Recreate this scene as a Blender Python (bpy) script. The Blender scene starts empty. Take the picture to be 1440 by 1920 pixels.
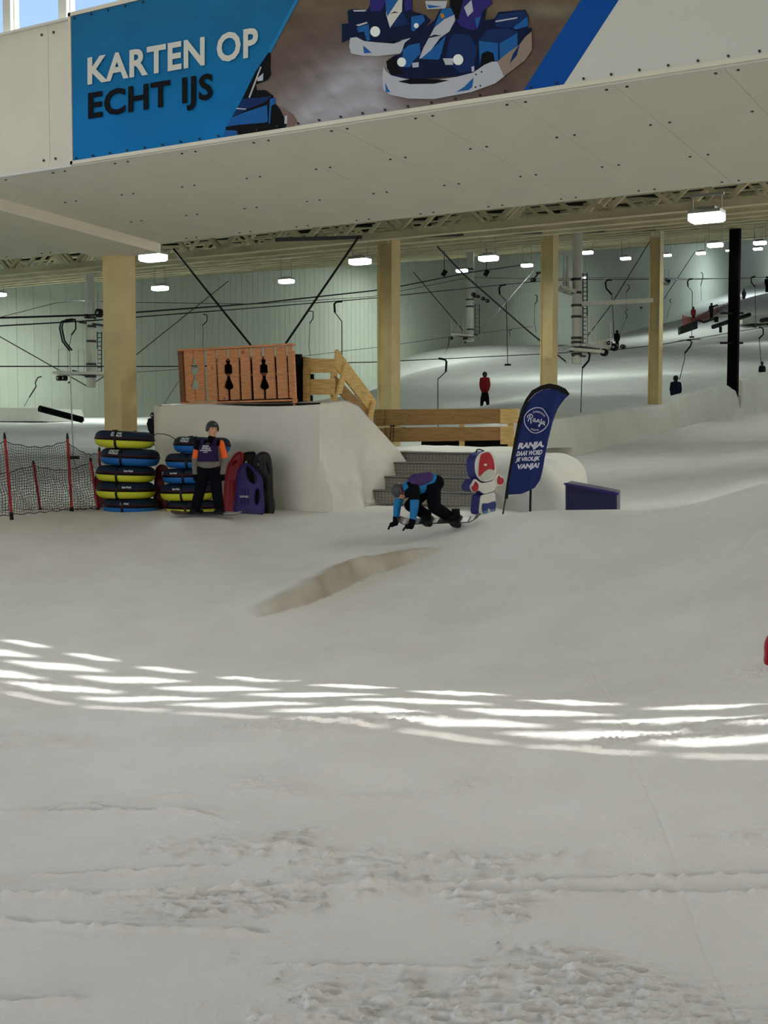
import bpy, bmesh, math, random
import numpy as np
from math import sin, cos, pi, radians, atan, sqrt
from mathutils import Vector, Matrix

# ---------------------------------------------------------------- camera
# World: X runs along the white fascia (to the right), Y runs up the ski slope, Z up. Camera above the origin.
scene = bpy.context.scene
F = 2360.0
AZ = radians(31.3)
PT = atan((960 - 815) / F)
EYE = Vector((0, 0, 2.4))
cam_data = bpy.data.cameras.new('camera')
cam = bpy.data.objects.new('camera', cam_data)
scene.collection.objects.link(cam)
cam.location = EYE
cam.rotation_euler = (pi / 2 - PT, 0, AZ)
cam_data.sensor_fit = 'VERTICAL'
cam_data.sensor_height = 36.0
cam_data.lens = F / 1920 * 36.0
cam_data.clip_end = 600
scene.camera = cam

# ---------------------------------------------------------------- world, sun, area lights, exposure
world = bpy.data.worlds.new('world')
scene.world = world
world.use_nodes = True
wn = world.node_tree
bg = wn.nodes['Background']
sky = wn.nodes.new('ShaderNodeTexSky')
sky.sky_type = 'NISHITA'
sky.sun_disc = False
sky.sun_elevation = radians(50)
sky.sun_rotation = radians(69)
sky.altitude = 200
sky.air_density = 1.0
sky.dust_density = 3.0
wn.links.new(sky.outputs[0], bg.inputs[0])
bg.inputs[1].default_value = 0.31

SUN_DIR = Vector((-0.78, -0.305, -1.0)).normalized()
sd = bpy.data.lights.new('sun', 'SUN')
sd.energy = 7.5
sd.angle = radians(0.5)
sd.color = (1.0, 0.96, 0.9)
sun = bpy.data.objects.new('sun', sd)
sun.rotation_euler = SUN_DIR.to_track_quat('-Z', 'Y').to_euler()
scene.collection.objects.link(sun)

def area(name, loc, target, sx, sy, power, col=(1, 1, 1)):
    d = bpy.data.lights.new(name, 'AREA')
    d.shape = 'RECTANGLE'; d.size = sx; d.size_y = sy; d.energy = power; d.color = col
    o = bpy.data.objects.new(name, d)
    o.location = loc
    o.rotation_euler = (Vector(target) - Vector(loc)).to_track_quat('-Z', 'Y').to_euler()
    scene.collection.objects.link(o)
    return o

# daylight inside the clerestory; unseen fill lights added behind the camera and at right
area('clerestory_daylight', (-7, 11.6, 11.2), (-3, 0, 0), 30, 4, 430, (0.96, 0.98, 1.0))
area('front_fill_light', (4, -40, 5.5), (-7, 18, 3.4), 40, 8, 5600, (1.0, 0.88, 0.75))  # unseen fill from behind the camera, added to brighten front faces
area('side_fill_light', (9.7, 21, 4.8), (-10, 19, 3.6), 20, 5.5, 1150, (1.0, 0.89, 0.77))  # unseen fill added to brighten faces turned to the right

vs = scene.view_settings
vs.view_transform = 'Standard'
vs.look = 'None'
vs.exposure = 0.12
vs.gamma = 1.0
vs.use_curve_mapping = False
scene.cycles.use_denoising = True
scene.cycles.max_bounces = 7
scene.cycles.diffuse_bounces = 4
scene.cycles.transparent_max_bounces = 12
scene.cycles.use_light_tree = True
scene.cycles.sample_clamp_indirect = 6

# ---------------------------------------------------------------- geometry helpers
RV = Vector((cos(AZ), sin(AZ), 0))          # to the right of the view
FV = Vector((-sin(AZ), cos(AZ), 0))         # away from the viewer
ZV = Vector((0, 0, 1))
XV = Vector((1, 0, 0)); YV = Vector((0, 1, 0))

def ray(px, py):
    a = (px - 720) / F; b = (960 - py) / F
    fwd = cos(PT) + b * sin(PT); up = -sin(PT) + b * cos(PT)
    return (RV * a + FV * fwd + ZV * up) / fwd
def P(px, py, d): return EYE + ray(px, py) * d
def PX(px, py, X): r = ray(px, py); return EYE + r * (X / r.x)
def PY(px, py, Y): r = ray(px, py); return EYE + r * (Y / r.y)
def PZ(px, py, Z): r = ray(px, py); return EYE + r * ((Z - EYE.z) / r.z)

def lin(c):
    return tuple(((x / 255) / 12.92 if x / 255 <= 0.04045 else ((x / 255 + 0.055) / 1.055) ** 2.4) for x in c)

MATS = {}
def mat(name, col, rough=0.6, metal=0.0, noise=0.0, nscale=8.0, bump=0.0, bscale=30.0, emit=None, estr=1.0, spec=0.4, stretch=None, coat=0.0):
    """procedural principled material; col is sRGB 0-255"""
    m = bpy.data.materials.new(name); m.use_nodes = True
    nt = m.node_tree; b = nt.nodes['Principled BSDF']
    c = lin(col)
    b.inputs['Base Color'].default_value = (*c, 1)
    b.inputs['Roughness'].default_value = rough
    b.inputs['Metallic'].default_value = metal
    b.inputs['Specular IOR Level'].default_value = spec
    if coat: b.inputs['Coat Weight'].default_value = coat
    if noise or bump:
        tc = nt.nodes.new('ShaderNodeTexCoord'); mp = nt.nodes.new('ShaderNodeMapping')
        if stretch: mp.inputs['Scale'].default_value = stretch
        nt.links.new(tc.outputs['Object'], mp.inputs['Vector'])
    if noise:
        n = nt.nodes.new('ShaderNodeTexNoise'); n.inputs['Scale'].default_value = nscale
        n.inputs['Detail'].default_value = 5
        nt.links.new(mp.outputs[0], n.inputs['Vector'])
        r = nt.nodes.new('ShaderNodeValToRGB')
        r.color_ramp.elements[0].position = 0.3; r.color_ramp.elements[1].position = 0.7
        r.color_ramp.elements[0].color = (*[x * (1 - noise) for x in c], 1)
        r.color_ramp.elements[1].color = (*[min(1, x * (1 + noise * 0.6)) for x in c], 1)
        nt.links.new(n.outputs['Fac'], r.inputs[0]); nt.links.new(r.outputs[0], b.inputs['Base Color'])
    if bump:
        n2 = nt.nodes.new('ShaderNodeTexNoise'); n2.inputs['Scale'].default_value = bscale; n2.inputs['Detail'].default_value = 4
        nt.links.new(mp.outputs[0], n2.inputs['Vector'])
        bp = nt.nodes.new('ShaderNodeBump'); bp.inputs['Strength'].default_value = bump; bp.inputs['Distance'].default_value = 0.02
        nt.links.new(n2.outputs['Fac'], bp.inputs['Height']); nt.links.new(bp.outputs[0], b.inputs['Normal'])
    if emit:
        b.inputs['Emission Color'].default_value = (*lin(emit), 1); b.inputs['Emission Strength'].default_value = estr
    MATS[name] = m
    return m

def wood(name, col, knots=0.5, sc=1.0):
    m = mat(name, col, rough=0.75, noise=0.28, nscale=5 * sc, bump=0.15, bscale=60, stretch=(1, 1, 9))
    nt = m.node_tree; b = nt.nodes['Principled BSDF']
    src = b.inputs['Base Color'].links[0].from_socket
    tc = nt.nodes.new('ShaderNodeTexCoord'); v = nt.nodes.new('ShaderNodeTexVoronoi'); v.inputs['Scale'].default_value = 3.2 * sc
    nt.links.new(tc.outputs['Object'], v.inputs['Vector'])
    r = nt.nodes.new('ShaderNodeValToRGB'); r.color_ramp.elements[0].position = 0.07; r.color_ramp.elements[1].position = 0.12
    r.color_ramp.elements[0].color = (1 - knots, 1 - knots, 1 - knots, 1); r.color_ramp.elements[1].color = (1, 1, 1, 1)
    nt.links.new(v.outputs['Distance'], r.inputs[0])
    mx = nt.nodes.new('ShaderNodeMix'); mx.data_type = 'RGBA'; mx.blend_type = 'MULTIPLY'; mx.inputs[0].default_value = 1
    nt.links.new(src, mx.inputs[6]); nt.links.new(r.outputs[0], mx.inputs[7]); nt.links.new(mx.outputs[2], b.inputs['Base Color'])
    return m

class MB:
    def __init__(s): s.v = []; s.f = []
    def add(s, vs, fs):
        n = len(s.v); s.v += [tuple(v) for v in vs]; s.f += [tuple(i + n for i in f) for f in fs]; return s
    def box(s, c, size, ax=None):
        c = Vector(c); ax = ax or (XV, YV, ZV); h = [x / 2 for x in size]
        vs = [c + ax[0] * (h[0] * i) + ax[1] * (h[1] * j) + ax[2] * (h[2] * k) for i in (-1, 1) for j in (-1, 1) for k in (-1, 1)]
        return s.add(vs, [(0, 1, 3, 2), (4, 6, 7, 5), (0, 4, 5, 1), (2, 3, 7, 6), (0, 2, 6, 4), (1, 5, 7, 3)])
    def bar(s, p, q, w, h, up=None):
        p = Vector(p); q = Vector(q); d = (q - p); L = d.length; d.normalize()
        up = Vector(up) if up is not None else (ZV if abs(d.z) < 0.95 else YV)
        a = d.cross(up).normalized(); b = a.cross(d).normalized()
        return s.box((p + q) / 2, (L, w, h), (d, a, b))
    def tube(s, pts, r, n=8, cap=True, r2=None):
        pts = [Vector(p) for p in pts]; rings = []
        a = None
        for i, p in enumerate(pts):
            d = (pts[min(i + 1, len(pts) - 1)] - pts[max(i - 1, 0)]).normalized()
            if a is None:
                a = d.cross(ZV if abs(d.z) < 0.9 else XV).normalized()
            else:
                a = (a - d * a.dot(d)).normalized()
            b = d.cross(a)
            rr = r if r2 is None else r + (r2 - r) * i / (len(pts) - 1)
            rings.append([p + (a * cos(2 * pi * k / n) + b * sin(2 * pi * k / n)) * rr for k in range(n)])
        vs = [v for R_ in rings for v in R_]; fs = []
        for i in range(len(pts) - 1):
            for k in range(n):
                fs.append((i * n + k, i * n + (k + 1) % n, (i + 1) * n + (k + 1) % n, (i + 1) * n + k))
        if cap:
            fs.append(tuple(range(n))[::-1]); fs.append(tuple((len(pts) - 1) * n + k for k in range(n)))
        return s.add(vs, fs)
    def lathe(s, prof, n=32, c=(0, 0, 0), close=False):
        m = len(prof); vs = [(c[0] + r * cos(2 * pi * k / n), c[1] + r * sin(2 * pi * k / n), c[2] + z) for k in range(n) for r, z in prof]
        fs = []
        for k in range(n):
            for i in range(m if close else m - 1):
                j = (i + 1) % m; k2 = (k + 1) % n
                fs.append((k * m + i, k2 * m + i, k2 * m + j, k * m + j))
        return s.add(vs, fs)
    def prism(s, pts, off):
        """polygon pts (front face) extruded by vector off"""
        n = len(pts); off = Vector(off)
        vs = [Vector(p) for p in pts] + [Vector(p) + off for p in pts]
        fs = [tuple(range(n)), tuple(range(2 * n - 1, n - 1, -1))] + [(i, i + n, (i + 1) % n + n, (i + 1) % n) for i in range(n)]
        return s.add(vs, fs)
    def quad(s, a, b, c, d): return s.add([a, b, c, d], [(0, 1, 2, 3)])
    def blob(s, c, r, n=12, m=8, ax=None):
        ax = ax or (XV, YV, ZV); c = Vector(c)
        vs = [c + ax[2] * r[2]]; fs = []
        for i in range(1, m):
            t = pi * i / m
            for k in range(n):
                p = 2 * pi * k / n
                vs.append(c + ax[0] * (r[0] * sin(t) * cos(p)) + ax[1] * (r[1] * sin(t) * sin(p)) + ax[2] * (r[2] * cos(t)))
        vs.append(c - ax[2] * r[2]); e = len(vs) - 1
        for k in range(n):
            fs.append((0, 1 + k, 1 + (k + 1) % n)); fs.append((e, 1 + (m - 2) * n + (k + 1) % n, 1 + (m - 2) * n + k))
            for i in range(m - 2):
                fs.append((1 + i * n + k, 1 + (i + 1) * n + k, 1 + (i + 1) * n + (k + 1) % n, 1 + i * n + (k + 1) % n))
        return s.add(vs, fs)
    def mesh(s, name, smooth=False, fix=True):
        me = bpy.data.meshes.new(name); me.from_pydata(s.v, [], s.f); me.update()
        if fix:
            b = bmesh.new(); b.from_mesh(me); bmesh.ops.recalc_face_normals(b, faces=b.faces)
            b.to_mesh(me); b.free()
        if smooth:
            me.shade_smooth()
            try: me.set_sharp_from_angle(angle=radians(40))
            except Exception: pass
        return me
    def build(s, name, m, parent=None, smooth=False, kind=None, label=None, fix=True):
        return OBJ(name, s.mesh(name, smooth, fix), m, parent, kind, label)

def OBJ(name, me, m, parent=None, kind=None, label=None):
    o = bpy.data.objects.new(name, me); scene.collection.objects.link(o)
    if m is not None:
        if len(me.materials): me.materials[0] = m
        else: me.materials.append(m)
    if parent is not None:
        o.parent = parent
        o.matrix_parent_inverse = parent.matrix_basis.inverted()
    if kind: o['kind'] = kind
    if label: o['label'] = label
    return o

def thing(name, label, cat, loc=(0, 0, 0), group=None):
    o = bpy.data.objects.new(name, None); scene.collection.objects.link(o)
    o.empty_display_size = 0.1
    o.location = loc
    o['label'] = label; o['category'] = cat
    if group: o['group'] = group
    return o
def tag(o, label, cat, group=None):
    o['label'] = label; o['category'] = cat
    if group: o['group'] = group
    return o
def copy_tree(o, parent=None):
    c = o.copy(); scene.collection.objects.link(c)
    if parent is not None:
        c.parent = parent; c.matrix_parent_inverse = o.matrix_parent_inverse.copy()
    for ch in list(o.children): copy_tree(ch, c)
    return c
def move(o, matrix):
    o.matrix_basis = matrix

def text_mesh(txt, off=0.0, spacing=1.0, shear=0.0):
    cu = bpy.data.curves.new('t', 'FONT'); cu.body = txt; cu.offset = off; cu.space_character = spacing; cu.shear = shear
    cu.resolution_u = 3
    o = bpy.data.objects.new('t', cu); scene.collection.objects.link(o)
    dg = bpy.context.evaluated_depsgraph_get(); dg.update()
    me = bpy.data.meshes.new_from_object(o.evaluated_get(dg))
    bpy.data.objects.remove(o)
    return me
def text_on(name, txt, m, parent, fn, off=0.02, spacing=1.0, shear=0.0, cap_only=False, label=None, split=False):
    """fn maps (s,t) in 0..1 of the text's box to a world point"""
    me = text_mesh(txt, off, spacing, shear)
    xs = [v.co.x for v in me.vertices]; ys = [v.co.y for v in me.vertices]
    x0, x1, y0, y1 = min(xs), max(xs), min(ys), max(ys)
    if cap_only: y0, y1 = 0, 0.69
    for v in me.vertices:
        v.co = fn((v.co.x - x0) / (x1 - x0), (v.co.y - y0) / (y1 - y0))
    me.name = name
    if split:
        seen = {}; adj = {}
        for e in me.edges:
            a, b = e.vertices; adj.setdefault(a, []).append(b); adj.setdefault(b, []).append(a)
        for s0 in adj:
            if s0 in seen: continue
            st_ = [s0]; seen[s0] = s0
            while st_:
                q = st_.pop()
                for w in adj[q]:
                    if w not in seen: seen[w] = s0; st_.append(w)
        comps = {}
        for p in me.polygons: comps.setdefault(seen[p.vertices[0]], []).append(p)
        for ps in comps.values():
            ids = sorted({i for p in ps for i in p.vertices}); mp = {i: k for k, i in enumerate(ids)}
            m2 = bpy.data.meshes.new('letter'); m2.from_pydata([me.vertices[i].co for i in ids], [], [tuple(mp[i] for i in p.vertices) for p in ps]); m2.update()
            OBJ('letter', m2, m, parent)
        return None
    return OBJ(name, me, m, parent, label=label)

# vectorised value noise
def vnoise(x, y, seed=0):
    xi = np.floor(x).astype(np.int64); yi = np.floor(y).astype(np.int64); fx = x - xi; fy = y - yi
    def h(a, b):
        n = (a * 374761393 + b * 668265263 + seed * 974711) & 0xffffffff
        n = ((n ^ (n >> 13)) * 1274126177) & 0xffffffff
        return ((n ^ (n >> 16)) & 0xffff) / 65535.0
    u = fx * fx * (3 - 2 * fx); w = fy * fy * (3 - 2 * fy)
    return (h(xi, yi) * (1 - u) + h(xi + 1, yi) * u) * (1 - w) + (h(xi, yi + 1) * (1 - u) + h(xi + 1, yi + 1) * u) * w
def fbm(x, y, o=4, seed=0):
    s = 0; a = 0.5; f = 1
    for i in range(o):
        s = s + a * (vnoise(x * f, y * f, seed + i * 7) - 0.5) * 2; a *= 0.5; f *= 2.03
    return s
class RBF:
    def __init__(s, pts, sm=0.02):
        p = np.array(pts, float); s.c = p[:, :2]; n = len(p); s.S = 20.0
        d = np.linalg.norm(s.c[:, None] - s.c[None], axis=2) / s.S
        K = s.k(d) + np.eye(n) * sm * 0.01
        Pm = np.hstack([np.ones((n, 1)), s.c / s.S])
        A = np.zeros((n + 3, n + 3)); A[:n, :n] = K; A[:n, n:] = Pm; A[n:, :n] = Pm.T
        s.w = np.linalg.solve(A, np.concatenate([p[:, 2], np.zeros(3)]))
    def k(s, d): return np.where(d > 1e-9, d * d * np.log(np.maximum(d, 1e-9)), 0)
    def __call__(s, x, y):
        x = np.asarray(x, float); y = np.asarray(y, float); out = s.w[-3] + s.w[-2] * x / s.S + s.w[-1] * y / s.S
        for i in range(len(s.c)):
            d = np.sqrt((x - s.c[i, 0]) ** 2 + (y - s.c[i, 1]) ** 2) / s.S
            out = out + s.w[i] * s.k(d)
        return out
def sstep(a, b, x): t = np.clip((x - a) / (b - a), 0, 1); return t * t * (3 - 2 * t)

# ---------------------------------------------------------------- materials
M = {}
M['panel'] = mat('cream_white_panel', (226, 222, 206), 0.65, noise=0.04, nscale=1.5)
M['steel'] = mat('cream_painted_steel', (202, 184, 134), 0.5, noise=0.10, nscale=2.5)
M['truss'] = mat('truss_paint', (214, 204, 166), 0.6, noise=0.22, nscale=1.2)
M['steel_rust'] = mat('cream_painted_steel_with_rust', (190, 178, 136), 0.55, noise=0.14, nscale=3)
M['deck'] = mat('roof_deck', (34, 38, 36), 0.9, noise=0.15)
M['wallp'] = mat('insulated_wall_panel', (212, 222, 206), 0.6, noise=0.05, nscale=0.6)
M['joint'] = mat('wall_joint', (176, 184, 170), 0.8)
M['black'] = mat('black_paint', (9, 9, 11), 0.5, spec=.2)
M['blackm'] = mat('black_matt', (6, 6, 8), 0.9, spec=.1)
M['dark'] = mat('dark_grey', (48, 50, 54), 0.5)
M['step'] = mat('step_chequer_plate', (122, 117, 108), 0.5, metal=0.2, noise=0.08, nscale=12)
M['galv'] = mat('galvanised_steel', (168, 170, 164), 0.45, metal=0.35, noise=0.08, nscale=12)
M['white'] = mat('white_paint', (222, 222, 215), 0.45)
M['woodb'] = wood('brown_stained_board', (212, 148, 102))
M['woodd'] = wood('dark_stained_board', (120, 80, 56))
M['woody'] = wood('new_pine_board', (216, 182, 116))
M['woodr'] = wood('pine_rail_board', (150, 114, 66))
M['red'] = mat('red_plastic', (150, 20, 28), 0.4, spec=.3)
M['redd'] = mat('dark_red_plastic', (100, 14, 22), 0.5, spec=.25)
M['purple'] = mat('purple_plastic', (44, 30, 104), 0.45, spec=.25)
M['blk_pl'] = mat('black_plastic', (8, 8, 10), 0.4, spec=.25)
M['navy'] = mat('navy_tube_cover', (20, 38, 58), 0.7, spec=.2, bump=0.2, bscale=120)
M['tyel'] = mat('yellow_tube_fabric', (200, 205, 50), 0.5)
M['tblu'] = mat('blue_tube_fabric', (22, 98, 172), 0.5)
M['print'] = mat('white_print', (225, 228, 228), 0.6)
M['lampw'] = mat('lamp_diffuser', (255, 255, 255), 0.5, emit=(235, 250, 255), estr=9.0)

# snow: white with faint mottling, fine grain, and an attribute "ice" where the bare ice shows
def snow_mat(name, col=(238, 234, 229), bump=0.7, big=0.0):
    m = bpy.data.materials.new(name); m.use_nodes = True; nt = m.node_tree; b = nt.nodes['Principled BSDF']
    b.inputs['Roughness'].default_value = 0.75; b.inputs['Specular IOR Level'].default_value = 0.25
    tc = nt.nodes.new('ShaderNodeTexCoord')
    n = nt.nodes.new('ShaderNodeTexNoise'); n.inputs['Scale'].default_value = 0.9; n.inputs['Detail'].default_value = 8; n.inputs['Roughness'].default_value = 0.6
    nt.links.new(tc.outputs['Object'], n.inputs['Vector'])
    r = nt.nodes.new('ShaderNodeValToRGB'); c = lin(col)
    r.color_ramp.elements[0].position = 0.3; r.color_ramp.elements[1].position = 0.65
    r.color_ramp.elements[0].color = (c[0] * 0.9, c[1] * 0.895, c[2] * 0.88, 1); r.color_ramp.elements[1].color = (*c, 1)
    nt.links.new(n.outputs['Fac'], r.inputs[0])
    at = nt.nodes.new('ShaderNodeAttribute'); at.attribute_name = 'ice'
    mx = nt.nodes.new('ShaderNodeMix'); mx.data_type = 'RGBA'
    nt.links.new(at.outputs['Fac'], mx.inputs[0]); nt.links.new(r.outputs[0], mx.inputs[6])
    mx.inputs[7].default_value = (*lin((172, 162, 142)), 1)
    nt.links.new(mx.outputs[2], b.inputs['Base Color'])
    g = nt.nodes.new('ShaderNodeTexNoise'); g.inputs['Scale'].default_value = 55; g.inputs['Detail'].default_value = 5
    nt.links.new(tc.outputs['Object'], g.inputs['Vector'])
    bp = nt.nodes.new('ShaderNodeBump'); bp.inputs['Strength'].default_value = bump; bp.inputs['Distance'].default_value = 0.012
    nt.links.new(g.outputs['Fac'], bp.inputs['Height'])
    nt.links.new(bp.outputs[0], b.inputs['Normal'])
    return m
M['snow'] = snow_mat('snow')
M['snowfar'] = snow_mat('snow_far', (228, 231, 226))
M['snowgrey'] = snow_mat('compacted_grey_snow', (226, 227, 218), 0.5)
M['snowblock'] = snow_mat('snow_block', (232, 230, 222), 0.5)

# ---------------------------------------------------------------- key planes of the building
XC = PX(222, 815, -15.67).x            # column row
SOF_BACK = 16.69                       # back edge of the soffit
COLS = [(222.5, 470), (729, 437), (1031, 431), (1232, 431), (1379, 426)]
colpos = []
for px, py in COLS:
    p = PX(px, py, XC); colpos.append(p)
Z0 = colpos[0].z                       # underside at the first column
def roofz(Y): return Z0 + 0.148 * (Y - SOF_BACK)
XW = -51.0
# ================================================================ STRUCTURE
# ---- snow of the near side
def cps(lst): return [tuple(P(*t)) for t in lst]
near_pts = [(x, y, 0.0) for x in (-12, -6, 0, 6) for y in (0, 3, 6)] + cps([
 (1440,1345,9.35),(1100,1345,9.93),(1700,1345,8.6),(720,1320,10.66),(100,1300,11.9),(392,964,19.75),(840,990,18.45),(-200,1320,11.2),(0,1180,14.4),(0,1080,16.9),(0,1010,18.5),(0,970,19.8),(-300,975,19.5),(-300,1180,14.4),
 (400,1180,14.3),(400,1080,16.8),(400,1000,18.9),(400,964,20.1),(560,956,21.6),(560,1010,18.6),(560,1090,16.4),
 (720,1180,14.1),(720,1090,16.3),(720,1000,18.6),(720,950,22.0),(900,968,20.6),(820,1000,18.4),(800,1040,17.4),
 (900,1180,13.8),(900,1090,15.5),(900,1025,17.0),(1000,957,18.2),(1000,1020,16.4),(1000,1100,14.8),
 (1150,955,17.7),(1150,1020,15.7),(1150,1100,14.1),(1150,1200,12.6),
 (1270,951,17.2),(1300,1020,15.2),(1300,1100,13.6),(1300,1200,12.2),
 (1400,917,16.7),(1440,905,16.4),(1400,1000,14.7),(1400,1100,13.1),(1400,1200,11.9),(1600,880,16.0),(1600,1100,12.5),(1900,900,13),
 (1150,940,26),(1150,905,31),(1150,870,36),(1150,836,42),(1300,935,24),(1300,890,30),(1300,850,38),(1300,812,46),
 (1440,900,24),(1440,860,32),(1440,820,42),(1440,780,55),(1700,850,24),(1700,800,40),(1700,740,60),(1440,765,62),(1300,793,50.5)])
near_pts += [(*P(px, 955, d).xy, z) for px, d, z in ((1000, 20.0, 0.98), (1150, 19.6, 0.92), (1300, 19.4, 0.95), (1150, 22, 1.0), (1000, 22, 1.06), (900, 22.0, 1.12), (780, 24.0, 1.14))]
near_pts += [(-17, 17, 1.1), (-19, 15, 1.0), (-16, 20, 1.14), (-13, 24, 1.2)]
nearR = RBF(near_pts)
def hit(px, py):
    r = ray(px, py); d = 4.0
    while d < 60:
        p = EYE + r * d
        if p.z < float(nearR(p.x, p.y)): return p
        d += .05
    return p
RA = hit(480, 1158); RB = hit(815, 1028)
def near_h(x, y, fine=True):
    z = nearR(x, y)
    fl = sstep(5.5, 8.5, np.sqrt(x * x + y * y)); z = z * fl + (1 - fl) * 0.0
    z = z + 0.35 * np.exp(-(((x + 13.6) / 1.6) ** 2 + ((y - 43.5) / 2.6) ** 2))      # little heap at the bank
    z = z + 0.04 * fbm(x * 0.35, y * 0.35, 3, 5) * sstep(3, 9, np.sqrt(x * x + y * y))
    # ice step
    ab = (RB - RA).xy; L = ab.length; u = ab / L; nrm = Vector((-u.y, u.x))
    if nrm.dot(Vector((-1, 1))) < 0: nrm = -nrm
    t = ((x - RA.x) * u.x + (y - RA.y) * u.y) / L
    s = (x - RA.x) * nrm.x + (y - RA.y) * nrm.y + 0.10 * np.sin(t * 6.5 + .4) + 0.07 * sstep(.66, .70, t) + 0.05 * fbm(x * 3, y * 3, 3, 9)
    env = np.clip(np.sin(pi * np.clip(t, 0, 1)), 0, 1) ** 0.7
    face = sstep(-0.02, 0.13, s)
    z = z + env * (0.25 * face * np.exp(-np.clip(s - 0.15, 0, 9) / 0.6) + 0.015 * fbm(x * 9, y * 9, 3, 19) * np.exp(-((s - .15) / .3) ** 2))
    ice = env ** 0.5 * sstep(-0.05, 0.0, s) * (1 - sstep(0.16, 0.50, s)) * (.75 + .5 * fbm(x * 4, y * 4, 3, 23))
    if fine:
        # the crumbly, skied-out surface near the viewer: streaks across the view
        a = x * RV.x + y * RV.y; d = x * FV.x + y * FV.y
        k = 1 - sstep(10.5, 13.5, d)
        z = z + 0.008 * fbm(a * 2.2, d * 5.0, 4, 21) * (0.3 + k)
        z = z + 0.008 * fbm(a * 14, d * 24, 3, 55) * k
        c = vnoise(a * 1.1 + 3, d * 3.2, 31); c2 = vnoise(a * 13, d * 38, 37); patch = sstep(0.46, 0.68, vnoise(a * 0.55, d * 1.3, 77))
        cr = sstep(0.52, 0.66, c * 0.55 + c2 * 0.45) * patch
        z = z + 0.036 * cr * (0.35 + 0.6 * vnoise(a * 45, d * 90, 41)) * k
        for (s0, sl, w, dep, sd, lo, hi) in ((6.55, 0.05, .03, .020, 3, -2.4, 2.2), (5.9, -0.10, .025, .016, 8, -2.2, -.5), (7.9, .02, .03, .016, 13, -2.6, -1.0), (7.0, 0.16, .028, .016, 15, -2.3, -.8), (7.2, .0, .03, .02, 19, -.75, -.35), (5.55, -.06, .022, .014, 23, -.6, 1.2), (6.45, -0.01, .03, .018, 29, .2, 2.4), (8.6, .3, .03, .01, 31, -2.4, -1.2), (7.5, -.25, .02, .012, 35, -2.2, -1.0), (9.4, .01, .03, .014, 37, 1.2, 1.7), (5.35, .08, .03, .014, 41, -2.2, -1.2)):
            dd = d - (s0 + sl * a + 0.07 * fbm(a * 0.8, a * 0 + sd, 3, sd) + .012 * fbm(a * 9, a * 0, 2, sd + 2))
            on = sstep(lo, lo + .15, a) * (1 - sstep(hi - .15, hi, a))
            z = z + on * k * dep * 2.0 * (-np.exp(-(dd / w) ** 2) + 0.9 * np.exp(-((dd + 1.6 * w) / (1.2 * w)) ** 2) * (0.4 + vnoise(a * 25, d * 25, 43)))
        # thin track running away from the viewer
        aa = a - (1.05 + 0.08 * d - 0.0 * d + 0.02 * np.sin(d * 2)); z = z - 0.006 * k * np.exp(-(aa / 0.010) ** 2)
        # ski scratches on the mound
        for (p1, p2) in (((1285, 1130), (1440, 1000)), ((1360, 1000), (1440, 965)), ((1300, 1080), (1400, 1010)), ((1070, 1035), (1180, 970))):
            q1 = P(*p1, 14.0); q2 = P(*p2, 14.9)
            e = (q2 - q1).xy; LL = e.length; e = e / LL; tt = ((x - q1.x) * e.x + (y - q1.y) * e.y) / LL
            ss = (x - q1.x) * -e.y + (y - q1.y) * e.x + .02 * np.sin(tt * 5)
            z = z - 0.014 * np.exp(-(ss / 0.02) ** 2) * sstep(0, .1, tt) * (1 - sstep(.9, 1, tt))
    return z, ice
def ground(x, y): return float(near_h(np.array([float(x)]), np.array([float(y)]), False)[0][0])
def on_near(px, py0, d):           # point on the near snow below/at pixel column px, level depth d
    p = P(px, py0, d); p.z = ground(p.x, p.y); return p

def grid_obj(name, X, Y, Z, m, keep=None, ice=None, kind='structure'):
    nr, nc = X.shape
    co = np.stack([X, Y, Z], -1).reshape(-1, 3)
    i = np.arange(nr - 1)[:, None] * nc + np.arange(nc - 1)[None]
    q = np.stack([i, i + 1, i + nc + 1, i + nc], -1).reshape(-1, 4)
    if keep is not None:
        kq = keep.reshape(-1)[q].all(1); q = q[kq]
    used = np.unique(q); remap = -np.ones(len(co), int); remap[used] = np.arange(len(used))
    co = co[used]; q = remap[q]
    me = bpy.data.meshes.new(name)
    me.vertices.add(len(co)); me.vertices.foreach_set('co', co.ravel().astype(np.float32))
    me.loops.add(q.size); me.loops.foreach_set('vertex_index', q.ravel().astype(np.int32))
    me.polygons.add(len(q)); me.polygons.foreach_set('loop_start', (np.arange(len(q)) * 4).astype(np.int32))
    me.update(calc_edges=True); me.validate(); me.shade_smooth()
    if ice is not None:
        at = me.attributes.new('ice', 'FLOAT', 'POINT'); at.data.foreach_set('value', ice.reshape(-1)[used].astype(np.float32))
    return OBJ(name, me, m, kind=kind)

dd = [1.0]
while dd[-1] < 66: dd.append(dd[-1] * (1.0105 if dd[-1] < 4.6 else 1.0023 if dd[-1] < 9 else 1.0032 if dd[-1] < 19.5 else 1.006))
dd = np.array(dd)
tt = np.concatenate([np.linspace(-1.3, -0.34, 60)[:-1], np.linspace(-0.34, 0.34, 560), np.linspace(0.34, 1.6, 80)[1:]])
D_, T_ = np.meshgrid(dd, tt, indexing='ij')
GX = RV.x * D_ * T_ + FV.x * D_; GY = RV.y * D_ * T_ + FV.y * D_
GZ, GI = near_h(GX, GY)
keep = (GX > -16.2) | (GY < 13.5)
keep &= ~((GX < -16.1) & (GY > 13.5))
floor = grid_obj('floor', GX, GY, GZ, M['snow'], keep, GI)

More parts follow.
